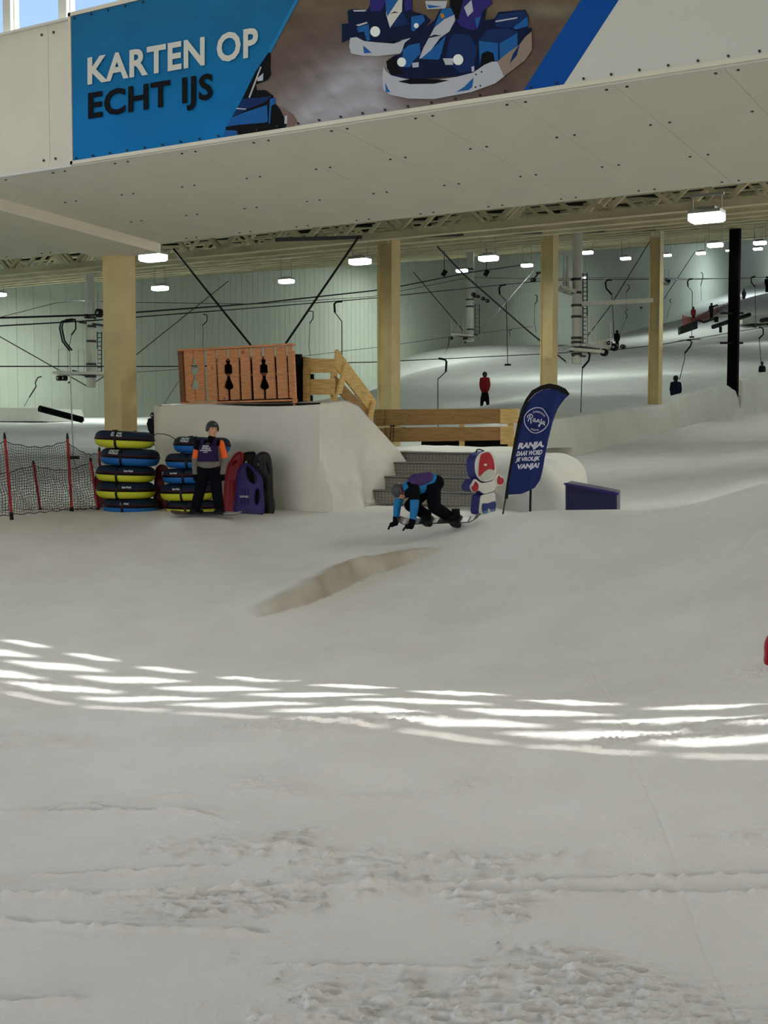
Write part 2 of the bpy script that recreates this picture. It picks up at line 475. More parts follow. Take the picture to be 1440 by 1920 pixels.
# ---- far slope with the lifts
far_pts = [(*P(px, py, d),) for px, py, d in (
 (-150,960,20.5),(0,964,21.0),(0,900,27),(0,850,36),(0,800,50),(0,784,65),(150,962,21.9),(150,880,30),(150,830,42),(150,790,60),(150,786,70),
 (400,840,38),(400,786,79),(600,778,88),(600,800,60),(800,772,45),(770,767,50),(770,735,70),(765,700,88),(760,677,99),(690,745,94),(720,720,96),
 (1000,651,122),(1000,700,82),(1000,740,60),(1000,764,50),(1250,603,156),(1250,650,110),(1250,700,74),(1250,740,57),(1250,757,50),
 (1440,525,197),(1440,580,150),(1440,622,118),(1440,680,80),(1440,704,64),(909,763,62),(909,767,50),(1157,658,111),(1300,606,136),(1334,600,132),(1395,569,158),(1438,549,142),(1600,640,95))]
far_pts += [(-14, 30, 1.95), (-14, 24, 1.3), (-51, 230, 30.0), (-20, 230, 28.0), (-30, 12, 0.8), (-51, 20, 1.5), (-14, 60, 4.0), (-14, 130, 13)]
farR = RBF(far_pts, 0.3)
ys = np.concatenate([np.arange(13.5, 100, 0.8), np.arange(100, 236, 2.0)]); xs = np.concatenate([np.arange(-51, -20, 1.0), np.arange(-20, -15.1, 0.35), np.arange(-15, 12, 1.5)])
FY, FX = np.meshgrid(ys, xs, indexing='ij')
def far_h(x, y): return farR(x, y) + 0.10 * fbm(x * .12, y * .12, 3, 3) * 0.5
FZ = far_h(FX, FY)
lim = np.where(FY < 62, -15.5, 12)
far = grid_obj('floor_slope', FX, FY, FZ, M['snowfar'], FX <= lim)
def on_far(px, d): p = P(px, 800, d); p.z = float(far_h(np.array([p.x]), np.array([p.y]))[0]); return p

# ---- snow bank between the two slopes
top = [(760,845),(900,800),(1020,786),(1050,782),(1100,776),(1150,770),(1200,763),(1240,757),(1262,748),(1290,740),(1330,730),(1352,724),(1368,723),(1378,730),(1386,741),(1391,742),(1392,712),(1410,706),(1440,699),(1500,680),(1600,650)]
xb = XC + 0.25
mb = MB(); pr = []
P0 = []
for i in range(len(top) - 1):
    for k in range(8):
        f = k / 8; P0.append((top[i][0] * (1 - f) + top[i + 1][0] * f, top[i][1] * (1 - f) + top[i + 1][1] * f))
rows = []
for px, py in P0:
    p = PX(px, py, xb); zt = p.z; g = ground(p.x, p.y) - 0.5; r = []
    w = 0.06 * float(vnoise(np.array([p.y * .7]), np.array([1.]), 3)[0])
    for t, off in ((0, .06), (.3, .05), (.6, .02), (.85, 0), (.97, -.05), (1, -.14), (1, -.6), (.5, -.75), (0, -.8)):
        z = g + (zt - g) * t
        n = 0.10 * float(fbm(np.array([p.y * 1.1]), np.array([z * 2.0]), 3, 2)[0])
        r.append(Vector((xb + off + n + w, p.y, z)))
    rows.append(r)
for r in rows: mb.v += [tuple(v) for v in r]
m_ = len(rows[0])
for i in range(len(rows) - 1):
    for j in range(m_ - 1): mb.f.append((i * m_ + j, i * m_ + j + 1, (i + 1) * m_ + j + 1, (i + 1) * m_ + j))
mb.build('trim_1', M['snowgrey'], kind='structure', smooth=True)

# ---- far wall made of tall insulated panels
wl = thing('wall_left', '', '', (0, 0, 0)); del wl['label']; del wl['category']; wl['kind'] = 'structure'
def far_wall_top(Y): return roofz(Y) + 1.3
mb = MB(); mb.prism([(XW - .3, 10, -1), (XW - .3, 236, 26), (XW - .3, 236, far_wall_top(236)), (XW - .3, 10, far_wall_top(10))], (-0.2, 0, 0)); mb.build('backing', M['joint'], wl)
pw = 1.2; sl = 0.148
pm = MB(); H = 15.0
pm.prism([(0, 0.012, -H), (0, pw - .012, -H + sl * pw), (0, pw - .012, sl * pw), (0, .012, 0)], (-0.25, 0, 0))
pm.prism([(0.012, pw * .47, -H), (0.012, pw * .53, -H), (0.012, pw * .53, 0.05), (0.012, pw * .47, 0.04)], (-0.02, 0, 0))
pme = pm.mesh('wall_panel')
y = 12.0
while y < 234:
    o = OBJ('wall_panel', pme, M['wallp'], wl); o.location = (XW, y, far_wall_top(y)); y += pw
# end of the hall, high up the slope, and the sheltered low end
mb = MB(); mb.box((-25, 236, 32), (76, .3, 26)); mb.build('wall_back', M['wallp'], kind='structure')
mb = MB(); mb.box((-34, 11.8, 2.5), (37, .3, 5.4)); mb.build('wall_low_end', M['wallp'], kind='structure')
mb = MB(); mb.prism([(10.3, 12.4, -1), (10.3, 236, 24), (10.3, 236, roofz(236) + 1.3), (10.3, 12.4, roofz(12.4) + 1.3)], (.3, 0, 0)); mb.build('wall_right', M['wallp'], kind='structure')
# right side wall of the front hall
mb = MB(); mb.box((10.45, -6.5, 7.0), (.3, 38, 15)); mb.build('wall_front_right', M['panel'], kind='structure')

# ---- roof deck over the slope
mb = MB(); ya, yb = 16.0, 236.0
mb.prism([(XW - .5, ya, roofz(ya) + 1.32), (10.6, ya, roofz(ya) + 1.32), (10.6, yb, roofz(yb) + 1.32), (XW - .5, yb, roofz(yb) + 1.32)], (0, 0, .25))
roof = mb.build('ceiling', M['deck'], kind='structure')
# ribs of the deck running up the slope
mb = MB()
for i in range(20):
    x = XW + 1.5 + i * 3.1; mb.bar((x, ya, roofz(ya) + 1.25), (x, yb, roofz(yb) + 1.25), .09, .14)
mb.build('deck_rib', M['deck'], roof, kind='stuff')
# roof of the front hall
mb = MB(); mb.box((-10, -6.5, 13.95), (41.5, 38.04, .3)); mb.build('ceiling_front', M['panel'], kind='structure')

# ---- the white bulkhead: fascia, soffit, boxed beam
YF = 12.25
ZT = PY(137, 31, YF).z; ZB = PY(137, 309, YF).z; ZS = PX(222, 468, XC).z + .02
bulk = thing('bulkhead', 'long white panelled bulkhead spanning the snow hall above the slope', 'bulkhead', (0, YF, ZB))
ZTF = PY(0, 62, YF).z * .35 + PY(127, 38, YF).z * .65
X0, X1 = -34.0, 10.3
mb = MB(); mb.prism([(X0, YF + .1, ZB + .08), (X0, YF + .1, ZTF - .04), (X0, SOF_BACK - .1, ZTF - .04), (X0, SOF_BACK - .1, ZS + .1)], (X1 - X0, 0, 0)); mb.build('core', M['panel'], bulk)
xs0 = PY(90, 200, YF).x
pwid = 1.13
fp = MB(); fp.box((0, .06, (ZTF + ZB) / 2 - ZB), (pwid - .006, .08, ZTF - ZB - .0)); fpm = fp.mesh('fascia_panel')
sp = MB(); dz = ZS - ZB; dy = SOF_BACK - YF
sp.prism([(-pwid / 2 + .002, 0, 0), (pwid / 2 - .002, 0, 0), (pwid / 2 - .002, dy, dz), (-pwid / 2 + .002, dy, dz)], (0, 0, .08)); spm = sp.mesh('soffit_panel')
i0 = int((X0 - xs0) / pwid)
scr = MB(); nsoff = Vector((0, -dz, -dy)).normalized() * -1
for i in range(i0, 40):
    x = xs0 + (i + .5) * pwid
    if x > X1 - .5: break
    o = OBJ('fascia_panel', fpm, M['panel'], bulk); o.location = (x, YF, ZB); o.matrix_parent_inverse = Matrix.Translation((0, -YF, -ZB))
    o = OBJ('soffit_panel', spm, M['panel'], bulk); o.location = (x, YF, ZB); o.matrix_parent_inverse = Matrix.Translation((0, -YF, -ZB))
    for e in (-1, 1):
        xx = x + e * (pwid / 2 - .11)
        for t in (.04, .34, .66, .96):
            scr.tube([(xx, YF + dy * t, ZB + dz * t + .01), (xx, YF + dy * t, ZB + dz * t - .012)], .016, 6)
        for zz in (ZB + .12, ZTF - .12): scr.tube([(xx, YF + .03, zz), (xx, YF + .005, zz)], .017, 6)
scr.build('screw', M['dark'], bulk, kind='stuff')
mb = MB(); mb.box(((X0 + X1) / 2, YF + .0, ZB - .01), (X1 - X0, .05, .03)); mb.box(((X0 + X1) / 2, YF + .05, ZTF), (X1 - X0, .16, .03)); mb.build('edge_trim', M['white'], bulk)
# boxed beam under the soffit
xr = PY(300, 467, SOF_BACK).x; xl = PY(192, 485, SOF_BACK).x
def sofz(Y): return ZB + dz * (Y - YF) / dy
mb = MB()
mb.prism([(xl, 9.0, sofz(9.0) - .20), (xr, 9.0, sofz(9) - .20), (xr, SOF_BACK + .02, ZS - .16), (xl, SOF_BACK + .02, ZS - .16)], (0, 0, .26))
mb.build('boxed_beam', M['panel'], bulk)

# ---- glazing above the bulkhead
win = thing('window_1', '', '', (0, YF, ZTF)); del win['label']; del win['category']; win['kind'] = 'structure'
YG = YF + .25; ZTOP = 13.8
xm0 = PY(124, 20, YG).x; pitch = 1.06
rowsz = [ZTF + .04, ZTF + 1.80, ZTF + 3.55, ZTF + 5.40]
ZTOP = rowsz[-1] + .3
mul = MB(); mul.box((0, 0, (ZTOP - ZTF) / 2), (.15, .14, ZTOP - ZTF)); mul.box((0.08, .03, (ZTOP - ZTF) / 2), (.025, .08, ZTOP - ZTF)); mulm = mul.mesh('mullion')
gl = bpy.data.materials.new('window_glass'); gl.use_nodes = True
nt = gl.node_tree; nt.nodes.clear(); out = nt.nodes.new('ShaderNodeOutputMaterial'); mx = nt.nodes.new('ShaderNodeMixShader'); tr = nt.nodes.new('ShaderNodeBsdfTransparent'); gs = nt.nodes.new('ShaderNodeBsdfGlossy')
tr.inputs[0].default_value = (.93, .96, .97, 1); gs.inputs['Roughness'].default_value = .02; mx.inputs[0].default_value = .05
nt.links.new(tr.outputs[0], mx.inputs[1]); nt.links.new(gs.outputs[0], mx.inputs[2]); nt.links.new(mx.outputs[0], out.inputs[0])
i = int((-30 - xm0) / pitch)
k0 = i
pan = {}
while xm0 + i * pitch < X1:
    x = xm0 + i * pitch
    o = OBJ('mullion', mulm, M['white'], win); o.location = (x, YG, ZTF)
    for r in range(3):
        if r not in pan:
            g = MB(); g.box((pitch / 2, 0, (rowsz[r + 1] - rowsz[r]) / 2), (pitch - .13, .012, rowsz[r + 1] - rowsz[r] - .1)); pan[r] = g.mesh('pane')
        o = OBJ('pane', pan[r], gl, win); o.location = (x, YG, rowsz[r])
    i += 1
for r in range(4):
    mb = MB(); mb.box(((X0 + X1) / 2, YG, rowsz[r]), (X1 - X0, .12, .42 if r else .08)); mb.build('transom', M['white'], win)

# ================================================================ COLUMNS
csz = 0.4
for k, (px, py) in enumerate(COLS):
    p = colpos[k]
    zb = (ground(p.x, p.y) if k == 0 else float(far_h(np.array([p.x]), np.array([p.y]))[0])) - .3
    zt = p.z
    names = ['nearest, behind the left stack of snow tubes', 'second, behind the top of the metal steps', 'third, right behind the blue feather flag', 'fourth, at the corner of the grey snow bank', 'fifth, with black rubber padding']
    c = thing('steel_column', 'cream H-section steel column, ' + names[k], 'column', (p.x, p.y, zb), 'steel columns of the hall')
    h = zt - zb
    fl = MB()
    if k == 0:
        b = MB(); b.box((p.x, p.y, zb + h / 2), (csz, csz, h)); b.build('shaft', M['steel'], c)
        b = MB(); b.box((p.x, p.y, zt + .01), (csz + .03, csz + .03, .03)); b.build('cap_plate', M['steel'], c)
        b = MB()
        for e in (-1, 1): b.box((p.x + e * .14, p.y, zt + .08), (.03, .25, .14))
        b.build('top_bracket', M['steel'], c)
    else:
        for e in (-1, 1):
            b = MB(); b.box((p.x + e * (csz / 2 - .012), p.y, zb + h / 2), (.024, csz, h)); b.build('flange', M['steel'], c)
        b = MB(); b.box((p.x, p.y - csz / 2 + .1, zb + h / 2 - .12), (csz - .05, .02, h - .3)); b.build('web', M['steel'], c)
        b = MB(); b.box((p.x, p.y, zt + .02), (csz + .1, csz + .1, .03)); b.build('cap_plate', M['steel'], c)
    if k == 4:
        b = MB()
        for j in range(5): b.box((p.x - .14 + j * .09, p.y - csz / 2 - .05, zb + h / 2), (.075, .1 + .03 * (j % 2), h - .05))
        b.box((p.x + csz / 2 + .02, p.y - .1, zb + h / 2), (.06, .25, h)); b.build('rubber_padding', M['blackm'], c)
        for zz in (P(1379, 640, 54).z, P(1379, 583, 54).z):
            b = MB(); b.bar(Vector((p.x, p.y - .3, zz)) - RV * .5, Vector((p.x, p.y - .3, zz)) + RV * .5, .05, .09); b.build('clamp', M['black'], c)

# ================================================================ ROOF TRUSSES
def ordinal(n):
    a = ['first', 'second', 'third', 'fourth', 'fifth', 'sixth', 'seventh', 'eighth', 'ninth', 'tenth', 'eleventh', 'twelfth', 'thirteenth', 'fourteenth', 'fifteenth', 'sixteenth', 'seventeenth', 'eighteenth', 'nineteenth']
    if n < 19: return a[n]
    return {20: 'twentieth', 30: 'thirtieth'}[n + 1] if (n + 1) % 10 == 0 else {2: 'twenty-', 3: 'thirty-'}[(n + 1) // 10] + a[(n + 1) % 10 - 1]
def truss(Y, idx, xa, xbb, parts):
    z0 = roofz(Y)
    t = thing('roof_truss', 'cream lattice roof truss, ' + ordinal(idx) + ' one up the slope behind the white bulkhead', 'truss', (xa, Y, z0), 'roof trusses')
    b = MB(); b.bar((xa, Y, z0 + .08), (xbb, Y, z0 + .08), .2, .14); b.bar((xa, Y, z0), (xbb, Y, z0), .22, .02); b.build('bottom_chord', M['truss'], t)
    b = MB(); b.bar((xa, Y, z0 + 1.2), (xbb, Y, z0 + 1.2), .18, .14); b.build('top_chord', M['truss'], t)
    step = 1.25; n = int((xbb - xa) / step)
    joined = MB()
    xvis = (-26 if parts else 99)
    for i in range(n):
        x = xa + i * step; u = i % 2
        a = (x, Y, z0 + (.12 if u else 1.15)); c_ = (x + step, Y, z0 + (1.15 if u else .12))
        if parts and -24 < x < 2:
            b = MB(); b.bar(a, c_, .10, .10)
            o = b.build('lattice_brace', M['truss'], t)
        else: joined.bar(a, c_, .09, .09)
    if joined.v: joined.build('lattice', M['truss'], t, kind='stuff')
    return t
tY = []
Y = 24.8; i = 0
while Y < 232:
    tY.append(Y); truss(Y, i, XW, min(10, -3 if Y > 60 else 10), i < 3); i += 1; Y += 5.0 if Y < 120 else 8.0
# long pipe girder on top of the column row
g = MB(); a = Vector((XC, 21.5, roofz(21.5) + .10)); b_ = Vector((XC, 75, roofz(75) + .02))
g.bar(a, b_, .12, .08); tag(g.build('girder', M['dark']), 'dark steel girder lying along the tops of the cream columns', 'beam')
# ================================================================ LUMINAIRES
def luminaire(px, py, w, label, power=260):
    d = min(1080 / w, 130)
    p = P(px, py, d); Y = p.y; zr = roofz(Y)
    t = thing('ceiling_lamp', label, 'lamp', p, 'high-bay lamps under the hall roof')
    W = .50; D = .30
    b = MB(); b.box(p + Vector((0, 0, .09)), (W, D, .05)); b.box(p + Vector((0, 0, .14)), (W * .6, D * .6, .05)); b.build('housing', M['galv'], t)
    b = MB(); b.box(p + Vector((0, 0, .01)), (W * .99, D * .96, .10)); b.box(p + Vector((0, 0, -.045)), (W * .9, D * .84, .03)); b.build('diffuser', M['lampw'], t)
    b = MB(); ztop = max(zr + .05, p.z + .3)
    for e in (-1, 1): b.tube([p + Vector((e * W * .45, 0, .1)), (p.x + e * W * .45, p.y, ztop)], .012, 5)
    b.box((p.x, p.y, ztop), (W * 1.05, .06, .04)); b.build('hanger', M['galv'], t)
    l = bpy.data.lights.new('lamp_light', 'AREA'); l.shape = 'RECTANGLE'; l.size = W * .9; l.size_y = D * .8; l.energy = power; l.color = (.90, 1.0, .92)
    o = bpy.data.objects.new('lamp_light', l); o.location = p - Vector((0, 0, .06)); scene.collection.objects.link(o)
    return t
LW = 330
LUMS = [(287,484,43,'bright lamp just behind the boxed beam, right of the nearest column'),(300,541,26,'lamp with black hood below the brightest lamp near the nearest column'),
 (537,528,24,'lamp above the middle of the far wall, between the two black rods'),(675,491,34,'lamp left of the second column by the top of a black rod'),
 (866,508,18,'small lamp right in front of the upper end of the middle lift mast'),(916,485,30,'broad lamp between second and third column'),
 (988,498,18,'small lamp just left of the third column'),(1101,474,18,'lamp touching the right side of the big white lift mast'),
 (1173,485,16,'small lamp left of the fourth column against the wall edge'),(1251,479,13,'small lamp half behind the right side of the fourth column'),
 (1325,409,55,'largest lamp, hung under the nearest truss at the upper right'),(1341,460,24,'wide lamp between the fourth and fifth column'),
 (1314,475,15,'small lamp left below the wide one between fourth and fifth column'),(1366,470,9,'tiny lamp just left of the padded fifth column'),
 (1425,456,20,'upper of the two lamps right of the padded column'),(1421,467,14,'lower of the two lamps right of the padded column'),
 (0,553,20,'lamp cut by the left edge of the picture'),(1093,521,9,'tiny distant lamp beside the big white lift mast')]
for px, py, w, lab in LUMS: luminaire(px, py, w, 'lit rectangular ' + lab, LW * (1 if w > 12 else .6))
# fill lights without fittings, added to brighten the hall
for X_, Y_ in ((-12, 22), (-4, 22), (4, 24), (-10, 34), (2, 36), (-10, 48), (2, 52), (-38, 20), (-48, 26), (-44, 45), (-30, 70), (-45, 80), (-8, 66), (-22, 100), (-40, 120), (-30, 150), (-44, 165), (-30, 190), (-44, 205)):
    z = roofz(Y_) - .1
    l = bpy.data.lights.new('hall_fill_light', 'AREA'); l.shape = 'RECTANGLE'; l.size = .5; l.size_y = .3; l.energy = LW * (1.6 if Y_ > 60 else .27 if X_ > -20 else 1.9) if Y_ < 140 else LW * 2.5; l.color = (.92, 1.0, .94) if Y_ < 140 else (.85, .95, 1.0)
    o = bpy.data.objects.new('hall_fill_light', l); o.location = (X_, Y_, z); scene.collection.objects.link(o)

# ================================================================ SNOW BLOCK, STEPS
YB = 17.6
def pts_plane(lst, fn): return [fn(*t) for t in lst]
# block: front face in plane YB, right side face receding; built as displaced surface
fx0 = PY(290, 860, YB).x; fx1 = PY(600, 860, YB).x; zbt = PY(450, 758, YB).z
side = [(0.0, zbt), (0.8, zbt + .06), (1.15, zbt - .02), (1.7, zbt - .35), (2.3, zbt - .85), (2.6, zbt - 1.15), (2.75, zbt - 1.9), (2.8, zbt - 2.6)]
def prof(y):
    for (a, za), (b, zb_) in zip(side, side[1:]):
        if y <= b: return za + (zb_ - za) * (y - a) / (b - a)
    return side[-1][1]
mb = MB(); nu, nv = 150, 44
zlo = 0.8
grid = []
def bpnt(u, v):
    # u runs along the footprint: front (left to right) then the right side going back
    Lf = fx1 - fx0; s = u * (Lf + 2.8)
    if s <= Lf: x, y, h = fx0 + s, YB, zbt - .02 + .05 * sin(s * 1.7) * .5; nx, ny = 0, -1; ir = .012
    else:
        y = YB + (s - Lf); x = fx1 + .28 * sstep(1.3, 2.8, s - Lf); h = prof(s - Lf); nx, ny = 1, 0; ir = .10
    z = zlo + (h - zlo) * v
    n = float(fbm(np.array([s * 2.2]), np.array([z * 2.2]), 4, 11)[0]) * ir * (1 if v < .98 else .3)
    bulge = ((.35 - .25 * sstep(.8, 1.5, s - Lf)) * (1 - v) ** 2 if nx else .05 * (1 - v) ** 2)
    return Vector((x + nx * (n + bulge), y + ny * (n * 1 + bulge), z))
for i in range(nu + 1):
    for j in range(nv + 1): mb.v.append(tuple(bpnt(i / nu, j / nv)))
for i in range(nu):
    for j in range(nv):
        a = i * (nv + 1) + j; mb.f.append((a, a + nv + 1, a + nv + 2, a + 1))
# top
tp = []
for i in range(nu + 1): tp.append(mb.v[i * (nv + 1) + nv])
base = len(mb.v)
for i in range(nu + 1):
    x, y, z = tp[i]; 
    if y <= YB + .15: mb.v.append((x, YB + 2.8, prof(2.8) if False else z - .1))
    else: mb.v.append((fx0, y, z + .03))
nf = int((fx1 - fx0) / (fx1 - fx0 + 2.8) * nu)
blk = thing('snow_block', 'tall square-cut block of packed snow carrying the brown slatted fence', 'snow', (0, 0, 0))
mb.v = mb.v[:base]
blk.location = (fx0, YB, zlo)
mb.build('block_face', M['snowblock'], blk, smooth=True, fix=False)
mb = MB()
K = 24
for a in range(K + 1):
    for b in range(9):
        y = YB + 2.8 * a / K; x = fx0 + (fx1 + .05 - fx0) * b / 8
        mb.v.append((x, y + (.0 if a else -.01), prof(2.8 * a / K) - .0 + .02 * float(fbm(np.array([x * 3]), np.array([y * 3]), 3, 4)[0]) + (0.0)))
for a in range(K):
    for b in range(8): q = a * 9 + b; mb.f.append((q, q + 1, q + 10, q + 9))
mb.build('block_top', M['snowblock'], blk, smooth=True)
mb = MB(); mb.prism([(fx0, YB, zlo), (fx0, YB + 2.8, zlo), (fx0, YB + 2.8, zbt), (fx0, YB, zbt)], (.1, 0, 0)); mb.build('block_end', M['snowblock'], blk)

# metal steps
YS = 19.2
st = thing('metal_steps', 'four chequer-plate metal steps rising between the snow block and the heap', 'steps', PY(790, 945, YS))
zr_ = [PY(790, 946, YS).z]
lv = [(693, 923, 945), (708, 896, 922), (728, 869, 895), (745, 850, 868)]
prev = zr_[0]
for i, (pxl, yt, yb) in enumerate(lv):
    Yi = YS + i * .30
    xl_ = PY(pxl, yt, Yi).x; xr_ = PY(890, yt, Yi).x; zt = PY(800, yt, Yi).z
    b = MB(); b.box(((xl_ + xr_) / 2, Yi + .01, (zt + prev) / 2), (xr_ - xl_, .02, zt - prev)); b.build('riser', M['step'], st)
    b = MB(); b.box(((xl_ + xr_) / 2, Yi + .14, zt + .01), (xr_ - xl_, .34, .022)); b.build('tread', M['step'], st)
    b = MB(); b.box(((xl_ + xr_) / 2, Yi - .012, zt - .008), (xr_ - xl_, .03, .016)); b.build('nose_shade_line', M['dark'], st)  # dark bar draws the shade line under each tread nose
    stud = MB(); nx = int((xr_ - xl_ - .1) / .07)
    for r in range(4):
        zz = prev + (zt - prev) * (r + .5) / 4
        for c in range(nx):
            x = xl_ + .08 + c * .07; s = 1 if (c + r) % 2 else -1
            a = Vector((x, Yi, zz)); dx = Vector((.018, 0, .014 * s)); dn = Vector((-.006 * s, 0, .007)); 
            stud.add([a - dx, a - dn, a + dx, a + dn, a + Vector((0, -.004, 0))], [(0, 1, 4), (1, 2, 4), (2, 3, 4), (3, 0, 4)])
    stud.build('stud', M['galv'], st, kind='stuff')
    prev = zt
ztop_ = prev
# snow deck behind the steps + heap at their right
def lump(name, label, cat, c, r, m, seed, amp=.12, flat=None, n=48, mm=28, pw=.6):
    b = MB(); b.blob((0, 0, 0), (1, 1, 1), n, mm)
    vs = []
    for v in b.v:
        v = Vector(v); q = Vector([math.copysign(abs(t) ** pw, t) for t in v])
        f = 1 + amp * float(fbm(np.array([v.x * 2 + v.z * 1.7 + seed]), np.array([v.y * 2 + v.z]), 4, seed)[0])
        z = q.z * r[2] * f
        vs.append((c[0] + q.x * r[0] * f, c[1] + q.y * r[1] * f, c[2] + z))
    b.v = vs; o = b.build(name, m, smooth=True)
    if cat: tag(o, label, cat)
    return o
hp = PY(985, 900, 20.6)
lump('snow_heap', 'rounded grey-white heap of snow behind the blue feather flag', 'snow', (hp.x - .15, 20.9, 1.05), (1.08, .95, 1.06), M['snowblock'], 4, .10)
mb = MB(); x0 = PY(700, 845, 20.8).x - .6; x1 = PY(900, 845, 20.8).x + 1.2
n = 40; zt = ztop_ + .02
for i in range(n + 1):
    x = x0 + (x1 - x0) * i / n
    e = .04 * float(fbm(np.array([x * 2.]), np.array([0.]), 3, 8)[0])
    for (yy, zz) in ((20.62, .8), (20.62, zt + e), (20.75, zt + .05 + e), (21.3, zt + .1 + e), (22.3, zt + .08), (22.4, .8)): mb.v.append((x, yy, zz))
for i in range(n):
    for j in range(5): q = i * 6 + j; mb.f.append((q, q + 6, q + 7, q + 1))
tag(mb.build('snow_deck', M['snowblock'], smooth=True), 'flat snow deck at the top of the metal steps', 'snow')
b = MB(); q0 = PY(790, 840, 21.75); q1 = PY(960, 826, 21.75); b.prism([(q0.x, 21.75, q0.z), (q1.x, 21.75, q0.z), (q1.x, 21.75, q1.z + .06), (q0.x, 21.75, q1.z + .06)], (0, .35, 0))
tag(b.build('dark_opening', M['blackm']), 'long dark opening under the low wooden railing, drawn as a black box', 'opening')  # black box stands in for the dark gap beneath the boards

# ================================================================ WOODEN RAILS
def plank(poly, fn, th, m, par, name='plank', label=None):
    b = MB(); pts = [fn(*q) for q in poly]; b.prism(pts, th); return b.build(name, m, par, label=label)
YR = 21.5
rl = thing('low_railing', 'low brown wooden railing of two wide boards behind the metal steps', 'railing', PY(840, 845, YR))
fR = lambda a, c: PY(a, c, YR)
plank([(703, 768), (957, 766), (957, 793), (703, 799)], fR, (0, .035, 0), M['woodr'], rl)
plank([(720, 802), (957, 800), (957, 825), (722, 829)], fR, (0, .035, 0), M['woodr'], rl)
plank([(700, 769), (719, 769), (719, 797), (700, 797)], lambda a, c: PY(a, c, YR - .04), (0, .03, 0), M['woodr'], rl)
plank([(701, 803), (721, 803), (721, 826), (712, 820)], lambda a, c: PY(a, c, YR - .04), (0, .03, 0), M['woodr'], rl)
for a, c, y0, y1 in ((729, 738, 790, 842), (861, 869, 790, 846), (952, 962, 768, 842)):
    plank([(a, y0), (c, y0), (c, y1), (a, y1)], lambda a, c: PY(a, c, YR + .04), (0, .05, 0), M['woody'], rl, 'post')
plank([(938, 767), (972, 766), (972, 793), (938, 795)], lambda a, c: PY(a, c, YR - .035), (0, .03, 0), M['woody'], rl)
plank([(938, 799), (960, 799), (960, 833), (938, 833)], lambda a, c: PY(a, c, YR - .035), (0, .03, 0), M['woody'], rl)
b = MB(); b.tube([PY(731, 826, YR - .06), PY(733, 800, YR - .06), PY(738, 799, YR - .06), PY(737, 826, YR - .06)], .008, 5); b.box(PY(736, 799, YR - .06), (.09, .05, .03)); b.tube([PY(738, 799, YR - .06), PY(748, 800, YR - .06), PY(762, 802, YR - .05)], .006, 5)
b.build('cord', M['black'], rl)
# upper rail on the block and the sloping handrail
ur = thing('upper_railing', 'new pale pine railing beside the brown fence on the snow block', 'railing', PY(600, 745, 18.3))
fU = lambda a, c: PY(a, c, 18.35)
plank([(556, 671), (632, 673), (632, 699), (556, 699)], fU, (0, .03, 0), M['woody'], ur)
plank([(556, 711), (634, 711), (634, 740), (556, 740)], fU, (0, .03, 0), M['woody'], ur)
for a, c, y0, y1 in ((568, 577, 689, 752), (619, 628, 688, 752)):
    plank([(a, y0), (c, y0), (c, y1), (a, y1)], lambda a, c: PY(a, c, 18.26), (0, .08, 0), M['woody'], ur, 'post')
hr = thing('sloping_handrail', 'steep pine handrail descending from the snow block to the steps', 'railing', PX(640, 750, fx1 - .35))
XH = PY(632, 740, 18.35).x + .05
fH = lambda a, c: PX(a, c, XH)
plank([(631, 656), (634, 655), (706, 752), (705, 757), (696, 775), (629, 688)], fH, (-.035, 0, 0), M['woody'], hr)
plank([(630, 705), (640, 715), (692, 772), (690, 788), (640, 741)], fH, (-.035, 0, 0), M['woodr'], hr)
plank([(648, 680), (656, 682), (641, 738), (633, 738)], lambda a, c: PX(a, c, XH + .05), (-.045, 0, 0), M['woody'], hr, 'post')
plank([(698, 752), (706, 752), (697, 794), (689, 790)], lambda a, c: PX(a, c, XH + .05), (-.045, 0, 0), M['woody'], hr, 'post')

# brown slatted fence with cut-outs
YP = 17.78
fP = lambda cx, cy: PY(310 + cx / 5.54, 630 + cy / 5.54, YP)
pf = thing('slatted_fence', 'brown slatted wooden fence panel with figure cut-outs on top of the snow block', 'fence', fP(720, 700))
slats = [(190,285,155,152,215,310,680,678,'r'),(300,395,152,148,318,415,678,675,'l'),(425,515,148,145,445,540,672,668,''),(535,630,142,138,558,650,668,665,'r'),(655,750,136,133,678,772,663,660,'l'),
 (772,868,132,128,795,890,660,656,''),(895,993,128,124,920,1020,656,652,'r'),(1022,1120,122,118,1048,1145,652,648,'l'),(1145,1245,116,112,1170,1270,648,645,''),(1268,1312,110,108,1290,1332,645,640,'')]
notch = [(228,0),(236,12),(264,12),(274,4),(298,29),(372,31),(400,6),(432,6),(470,22),(512,36),(530,32),(548,3),(552,0)]
for (a, b_, ya_, yb_, c, d, yc, yd, nt_) in slats:
    H_ = lambda x0, x1, y0, y1, y: x0 + (x1 - x0) * (y - y0) / (y1 - y0)
    right = [(b_, yb_)] + ([(H_(b_, d, yb_, yd, y + 10) - q, y + 10) for y, q in notch] if nt_ == 'r' else []) + [(d, yd)]
    left = [(c, yc)] + ([(H_(a, c, ya_, yc, y + 10) + q, y + 10) for y, q in notch][::-1] if nt_ == 'l' else []) + [(a, ya_)]
    poly = right + left
    plank(poly, fP, (0, .03, 0), M['woodb'], pf, 'slat')
fr = M['woodd']
plank([(128, 138), (1312, 74), (1312, 98), (128, 158)], lambda a, c: PY(310 + a / 5.54, 630 + c / 5.54, YP - .035), (0, .12, 0), M['woodb'], pf, 'top_rail')
plank([(158, 690), (1335, 655), (1335, 676), (165, 706)], lambda a, c: PY(310 + a / 5.54, 630 + c / 5.54, YP - .035), (0, .12, 0), M['woodb'], pf, 'bottom_rail')
